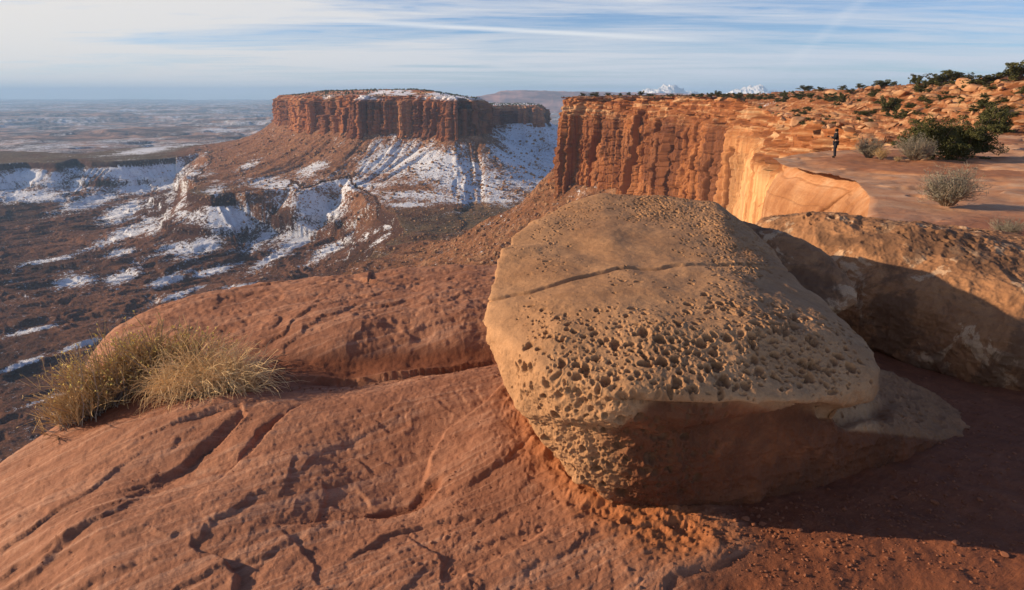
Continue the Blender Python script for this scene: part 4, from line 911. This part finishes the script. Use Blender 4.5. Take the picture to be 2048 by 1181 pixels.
hill_trees = [(1834, 153, 20, 22), (1907, 147, 18, 58), (2020, 147, 12, 24), (2036, 165, 34, 46), (1879, 174, 27, 44), (1841, 186, 20, 30), (1766, 178, 15, 32), (1973, 170, 20, 60), (1976, 190, 10, 26),
  (1776, 230, 34, 36), (1685, 208, 20, 20), (1660, 203, 14, 30), (1888, 203, 12, 28), (1850, 206, 12, 30), (1803, 240, 18, 36), (1728, 237, 8, 26), (1967, 213, 15, 22), (1982, 240, 28, 40),
  (1610, 179, 10, 28), (1685, 178, 8, 16), (1719, 173, 8, 18), (1741, 171, 8, 18), (1568, 197, 10, 22), (1597, 198, 12, 28), (1622, 198, 10, 22), (1640, 184, 8, 16), (1700, 190, 8, 20), (1745, 196, 9, 22),
  (1165, 192, 7, 14), (1190, 193, 8, 24), (1215, 192, 6, 14), (1240, 193, 7, 10), (1258, 192, 6, 10), (1283, 192, 9, 14), (1300, 193, 6, 20), (1340, 194, 6, 16), (1385, 194, 7, 12), (1400, 195, 8, 16), (1420, 196, 9, 16), (1434, 197, 13, 16), (1452, 198, 9, 22),
  (1475, 199, 12, 22), (1500, 200, 10, 22), (1520, 200, 9, 20), (1540, 199, 10, 20), (1930, 183, 10, 22), (2010, 205, 10, 26), (1820, 215, 8, 22), (1790, 150, 8, 12), (2046, 190, 14, 30), (1555, 205, 8, 20), (1950, 226, 9, 26), (2030, 228, 10, 30)]
_r = random.Random(8)
for _ in range(80): hill_trees.append((_r.uniform(1560, 2047), _r.uniform(184, 252), _r.uniform(4, 9), _r.uniform(9, 22)))
protos = []
for sd in range(3):
    p = empty('juniper', (0, 0, -60)); tk, cr = juniper_mesh(200 + sd * 10, 1.0, 1.25, 22, 2600, .026)
    link('trunk', np_mesh('trunk', *tk, True), M_BARK, p); toned('crown', *cr, M_JUN, p, 200 + sd); protos.append(p)
used = [False] * 3
for i, (u, v, hp, wp) in enumerate(hill_trees):
    x, y, z = hit(u, v); k = i % 3
    o = protos[k] if not used[k] else copy_tree(protos[k]); used[k] = True
    hh = hp / F * math.hypot(x, y) * 1.08; ww = wp / F * math.hypot(x, y) / 1.1
    o.location = (x, y, z - .05); o.rotation_euler = (0, 0, random.uniform(0, 6.28)); o.scale = (ww, ww, max(hh, ww * .35))
    if y > 260: lab, grp = 'small dark juniper on the far rim of the right-hand cliff', 'junipers on the far cliff rim'
    elif z > 1.5 and v < 200: lab, grp = 'dark juniper growing on the crest of the rocky hill', 'junipers on the crest of the hill'
    else: lab, grp = 'dark juniper growing among the ledges of the rocky hillside', 'junipers among the hillside ledges'
    tag(o, lab, 'tree', grp)

# ------------------------------------------------------------------ loose rock
def rock_mesh(seed, sub=3, flat=.6):
    bm = bmesh.new(); bmesh.ops.create_icosphere(bm, subdivisions=sub, radius=.5); r = random.Random(seed)
    planes = [(Vector((r.uniform(-1, 1), r.uniform(-1, 1), r.uniform(-.8, 1))).normalized(), r.uniform(.26, .42)) for _ in range(11)]
    for v in bm.verts:
        for n, d in planes:
            k = v.co.dot(n) - d
            if k > 0: v.co -= n * k * .92
        v.co.z *= flat
    me = bpy.data.meshes.new('rock'); bm.to_mesh(me); bm.free(); me.polygons.foreach_set('use_smooth', np.full(len(me.polygons), sub > 3)); return me
M_ROCK = mat_plain('loose_sandstone', ((0.30, 0.13, 0.06), (0.52, 0.31, 0.17)), 1.2, .95, .1)
M_PEB = mat_plain('pebble_rock', ((0.16, 0.06, 0.033), (0.30, 0.13, 0.075)), 30, .95, .1)
rmesh = [rock_mesh(i, 3, .42) for i in range(8)]
for m_ in rmesh: m_.materials.append(M_ROCK)
r = random.Random(5); hill_rocks = [(1592, 250, 30, 22), (1560, 262, 14, 10), (1930, 175, 24, 24), (1945, 184, 26, 18), (1915, 186, 16, 12), (1800, 195, 28, 20), (1870, 198, 30, 12), (1832, 228, 34, 14), (1900, 222, 30, 10), (1640, 232, 24, 8), (1700, 262, 40, 10), (1745, 255, 36, 14), (2000, 178, 18, 14), (1980, 205, 26, 14), (2030, 215, 24, 12), (1720, 222, 22, 10)]
for _ in range(90): hill_rocks.append((r.uniform(1560, 2046), r.uniform(168, 262), r.uniform(7, 24), r.uniform(5, 14)))
for i, (u, v, w_, h_) in enumerate(hill_rocks):
    x, y, z = hit(u, v)
    if y < 52 or y > 400: continue
    o = bpy.data.objects.new('rock', rmesh[i % 8]); C.objects.link(o); s_ = math.hypot(x, y) / F
    o.location = (x, y, z + h_ * s_ * .22); o.rotation_euler = (r.uniform(-.35, .35), r.uniform(-.35, .35), r.uniform(0, 6.28)); o.scale = (w_ * s_ * 1.3, w_ * s_, h_ * s_ * 1.7)
    if i == 0: tag(o, 'pale rounded boulder perched on the ledges beneath the far rim, left of the person', 'rock')
    else: tag(o, 'loose sandstone block lying on the ledges of the rocky hillside', 'rock', 'loose blocks on the hillside')
def scatter(name, pos, size, mat, seed, variants=5, flat=.6, sub=1, kind='stuff'):
    r = np.random.default_rng(seed); Vs, Qs, off = [], [], 0
    protos_ = []
    for i in range(variants):
        me = rock_mesh(900 + seed + i, sub, flat); v_ = coords(me); f_ = np.array([p.vertices[:] for p in me.polygons]); protos_.append((v_, f_)); bpy.data.meshes.remove(me)
    k = r.integers(0, variants, len(pos)); a = r.uniform(0, 6.28, len(pos)); st = r.uniform(.7, 1.3, (len(pos), 3))
    for i in range(variants):
        ix = np.nonzero(k == i)[0]; v_, f_ = protos_[i]; n = len(ix)
        if n == 0: continue
        c, s_ = np.cos(a[ix])[:, None], np.sin(a[ix])[:, None]; q = v_[None] * st[ix][:, None, :] * size[ix][:, None, None]
        V = np.stack([q[..., 0] * c - q[..., 1] * s_, q[..., 0] * s_ + q[..., 1] * c, q[..., 2]], -1) + pos[ix][:, None, :]
        Vs.append(V.reshape(-1, 3)); Qs.append((f_[None] + (np.arange(n) * len(v_))[:, None, None] + off).reshape(-1, 3)); off += n * len(v_)
    me = np_mesh(name, np.concatenate(Vs), np.concatenate(Qs), False, nside=3); return tag(link(name, me, mat), kind=kind)
# ray-cast on the built ground so that loose stones sit on it
dg = bpy.context.evaluated_depsgraph_get()
from mathutils.bvhtree import BVHTree
def bvh_of(o): return BVHTree.FromObject(o, dg)
gb = bvh_of(g0)
def gz(x, y):
    h = gb.ray_cast(Vector((x, y, 20)), Vector((0, 0, -1))); return h[0].z if h[0] else None
def drop(uvz, n, seed, spread, size):
    r = np.random.default_rng(seed); P, S = [], []
    for _ in range(n):
        i = r.integers(0, len(uvz)); x, y = G(uvz[i][0] + r.normal(0, spread[0]), uvz[i][1] + r.normal(0, spread[1]), 0.0)
        z = gz(x, y)
        if z is None: continue
        s_ = size[0] + (size[1] - size[0]) * r.uniform() ** 3; P.append((x, y, z + s_ * .12)); S.append(s_)
    return np.array(P), np.array(S)
pp = [drop([(1450, 1045), (1540, 1040), (1650, 1020), (1800, 1000), (1900, 950), (1980, 1000), (1980, 900), (1850, 1040), (1700, 1090), (1950, 1090), (1560, 1120), (1860, 760), (1960, 830), (2000, 860), (1780, 745), (1880, 800)], 2600, 1, (75, 28), (.003, .020)),
      drop([(1560, 1130), (1700, 1140), (1850, 1130), (1980, 1130)], 350, 2, (110, 35), (.003, .016)),
      drop([(600, 765), (700, 762), (800, 752), (900, 738)], 260, 3, (45, 8), (.004, .02)),
      drop([(870, 950), (850, 975), (810, 1000), (760, 1008), (700, 1018), (620, 1030), (860, 900)], 330, 4, (22, 8), (.003, .011)),
      drop([(300, 940), (220, 985), (420, 870), (470, 850), (100, 1060)], 90, 6, (30, 10), (.003, .014)),
      drop([(1000, 830), (960, 860), (1050, 900), (940, 1000), (1000, 1050), (1100, 1050), (1200, 1080)], 260, 5, (60, 45), (.003, .012)),
      drop([(400, 1000), (700, 900), (900, 1100), (300, 1100), (1200, 1120)], 160, 9, (150, 80), (.002, .009))]
scatter('pebbles', np.concatenate([p for p, s_ in pp]), np.concatenate([s_ for p, s_ in pp]), M_PEB, 20)
SM = [rock_mesh(60 + i, 3, .7) for i in range(4)]
for m_ in SM: m_.materials.append(M_PEB)
stones = [(1443, 1040, .030), (1470, 1048, .022), (1490, 1042, .034), (1508, 1050, .026), (1525, 1046, .028), (1398, 1046, .022), (1462, 1090, .016), (1660, 1085, .022), (1790, 985, .03), (1872, 1000, .034), (1690, 1010, .024), (1960, 1000, .026), (1910, 1090, .03), (1560, 1075, .02), (1600, 1062, .02), (1830, 960, .022), (2010, 1110, .03), (1880, 880, .02), (1790, 770, .03), (1830, 778, .026)]
for i, (u, v, s_) in enumerate(stones):
    x, y = G(u, v, 0); z = gz(x, y); o = bpy.data.objects.new('stone', SM[i % 4]); C.objects.link(o); o.location = (x, y, z + s_ * .2); o.scale = (s_ * 1.2, s_, s_); o.rotation_euler = (0, 0, i * 1.3)
    tag(o, 'small reddish stone lying on the red soil beside the pitted boulder', 'stone', 'small stones on the red soil')
# rubble on the talus below the cliff and the mesa
vb = bvh_of(bpy.data.objects['canyon_terrain'])
def vdrop(n, seed, box, size):
    r = np.random.default_rng(seed); P, S = [], []
    while len(P) < n:
        u = r.uniform(box[0], box[1]); v = r.uniform(box[2], box[3]); d = Vector(ray(u, v)).normalized(); h = vb.ray_cast(Vector((0, 0, CAMZ)), d)
        if h[0] is None: P.append((0, 2000, -600)); S.append(.1); continue
        s_ = size[0] + (size[1] - size[0]) * r.uniform() ** 5; s_ *= .6 + .4 * min(h[0].y / 1500, 1.6); P.append((h[0].x, h[0].y, h[0].z + s_ * .1)); S.append(s_)
    return np.array(P), np.array(S)
vp = [vdrop(2400, 1, (820, 1220, 330, 560), (1.2, 8)), vdrop(1500, 2, (400, 1000, 380, 560), (1.5, 8)), vdrop(3200, 3, (380, 1095, 245, 400), (2.5, 12)), vdrop(900, 4, (0, 400, 320, 600), (2, 7))]
_rr = np.random.default_rng(77); _sx = _rr.uniform(-1000, 120, 2600); _sy = _rr.uniform(1900, 3500, 2600); _d, _ = sdf(_sx, _sy, MESA); _ok = _d < -15
_sx, _sy = _sx[_ok], _sy[_ok]; _px = _rr.uniform(40, 420, 900); _py = _rr.uniform(330, 1000, 900); _d, _ = sdf(_px, _py, RIM); _ok = _d < -6; _px, _py = _px[_ok], _py[_ok]
scatter('desert_scrub', np.r_[np.c_[_sx, _sy, mesatop(_sx, _sy) + 1.5], np.c_[_px, _py, H(_px, _py) + .5]], np.r_[_rr.uniform(3, 8, len(_sx)), _rr.uniform(1, 2.6, len(_px))], M_JUN, 60, flat=.8)
M_RUB = mat_plain('talus_rock', ((0.20, 0.10, 0.055), (0.42, 0.25, 0.14)), .05, .95, .1)
scatter('rubble', np.concatenate([p for p, s_ in vp]), np.concatenate([s_ for p, s_ in vp]), M_RUB, 40, flat=.75)

# ------------------------------------------------------------------ the person by the cliff edge
def skin(name, V, E, Rr, mat, parent, sub=2, root=0):
    me = bpy.data.meshes.new(name); me.from_pydata(V, E, []); o = bpy.data.objects.new(name + '_tmp', me); C.objects.link(o)
    o.modifiers.new('s', 'SKIN'); me.skin_vertices[0].data[root].use_root = True
    for i, q in enumerate(Rr): me.skin_vertices[0].data[i].radius = (q, q) if np.isscalar(q) else q
    u_ = o.modifiers.new('u', 'SUBSURF'); u_.levels = sub; u_.render_levels = sub
    d_ = bpy.context.evaluated_depsgraph_get(); m2 = bpy.data.meshes.new_from_object(o.evaluated_get(d_)); bpy.data.objects.remove(o); m2.name = name
    m2.materials.clear(); m2.polygons.foreach_set('use_smooth', np.full(len(m2.polygons), True)); return link(name, m2, mat, parent)
def person():
    x, y, z = hit(1668, 316); root = empty('person', (x, y, z - .02), R(168)); tag(root, 'person in dark hooded jacket standing at the cliff edge with hands raised in front', 'person')
    SK = mat_plain('skin', ((0.35, 0.20, 0.13), (0.42, 0.25, 0.17)), 20, .6, .3); BK = mat_plain('black_jacket', ((0.008, 0.008, 0.010), (0.018, 0.018, 0.022)), 12, .8, .2)
    TR = mat_plain('dark_trousers', ((0.012, 0.014, 0.022), (0.025, 0.028, 0.040)), 12, .85, .2); BT = mat_plain('boots', ((0.01, 0.008, 0.006), (0.03, 0.02, 0.015)), 12, .7, .3)
    HR = mat_plain('dark_cap', ((0.008, 0.007, 0.006), (0.02, 0.016, 0.012)), 20, .8, .2)
    # faces +X in its own space
    V = [(0, 0, .95), (0, 0, 1.15), (.02, 0, 1.38), (.03, 0, 1.50), (.05, 0, 1.60), (.06, 0, 1.70),
         (.02, .18, 1.42), (.10, .22, 1.16), (.32, .10, 1.22), (.40, .06, 1.26), (.02, -.18, 1.42), (.10, -.22, 1.16), (.32, -.10, 1.22), (.40, -.06, 1.26),
         (0, .09, .90), (.03, .10, .50), (-.02, .11, .09), (.16, .12, .04), (0, -.09, .90), (.0, -.10, .50), (-.05, -.11, .09), (.13, -.12, .04)]
    E = [(0, 1), (1, 2), (2, 3), (3, 4), (4, 5), (2, 6), (6, 7), (7, 8), (8, 9), (2, 10), (10, 11), (11, 12), (12, 13), (0, 14), (14, 15), (15, 16), (16, 17), (0, 18), (18, 19), (19, 20), (20, 21)]
    Rr = [.12, .12, .13, .055, .085, .07, .06, .045, .032, .03, .06, .045, .032, .03, .085, .06, .045, .035, .085, .06, .045, .035]
    body = skin('body', V, E, Rr, SK, root)
    # fingers and thumbs close on the camera
    fv, fe, fr = [], [], []
    for sgn in (1, -1):
        for k in range(4):
            b0 = len(fv); zz_ = 1.285 - k * .018
            fv += [(.39, sgn * .055, zz_), (.43, sgn * .05, zz_ + .004), (.45, sgn * .03, zz_ + .002)]; fe += [(b0, b0 + 1), (b0 + 1, b0 + 2)]; fr += [.010, .009, .008]
        b0 = len(fv); fv += [(.38, sgn * .045, 1.29), (.40, sgn * .03, 1.31)]; fe += [(b0, b0 + 1)]; fr += [.011, .009]
    for i in range(0, 0): pass
    def sub_(ix, grow, name, mat, parent, ext=None):
        mp = {j: i for i, j in enumerate(ix)}; return skin(name, [V[j] for j in ix], [(mp[a], mp[b]) for a, b in E if a in mp and b in mp], [Rr[j] + grow for j in ix], mat, parent)
    sub_([0, 1, 2, 3, 6, 7, 8, 10, 11, 12], .03, 'jacket', BK, body); sub_([0, 14, 15, 16, 18, 19, 20], .025, 'trousers', TR, body)
    for a_, b_ in ((16, 17), (20, 21)): skin('boot', [V[a_], V[b_]], [(0, 1)], [.06, .05], BT, body)
    skin('hood', [(.03, 0, 1.50), (.035, 0, 1.62), (.045, 0, 1.73)], [(0, 1), (1, 2)], [.09, .115, .085], HR, body)
    for sgn in (1, -1):
        base_ = 5 * 0; vv = fv[(0 if sgn == 1 else 14):(14 if sgn == 1 else 28)]; hub = len(vv); vv = vv + [(.365, sgn * .05, 1.262)]
        ee = [(hub, 0), (0, 1), (1, 2), (hub, 3), (3, 4), (4, 5), (hub, 6), (6, 7), (7, 8), (hub, 9), (9, 10), (10, 11), (hub, 12), (12, 13)]
        skin('hand', vv, ee, fr[:14] + [.026], SK, body, 1, hub)
    bm = bmesh.new(); bmesh.ops.create_cube(bm, size=1); bmesh.ops.scale(bm, vec=(.05, .13, .085), verts=bm.verts); bmesh.ops.bevel(bm, geom=bm.edges[:], offset=.008, segments=2, affect='EDGES')
    rc = bmesh.ops.create_cone(bm, cap_ends=True, segments=20, radius1=.032, radius2=.030, depth=.07, matrix=Matrix.Translation((.055, 0, 0)) @ Matrix.Rotation(math.pi / 2, 4, 'Y'))
    me = bpy.data.meshes.new('camera_held'); bm.to_mesh(me); bm.free(); o = link('handheld_camera', me, BT); o.location = (x - .43, y, z + 1.27); o.rotation_euler = (0, 0, R(168)); 
    o.location = root.matrix_basis @ Vector((.43, 0, 1.27)) if False else Vector((x, y, z - .02)) + Matrix.Rotation(R(168), 3, 'Z') @ Vector((.43, 0, 1.27))
    tag(o, 'small dark camera held up in the hands of the standing person', 'camera')
person()
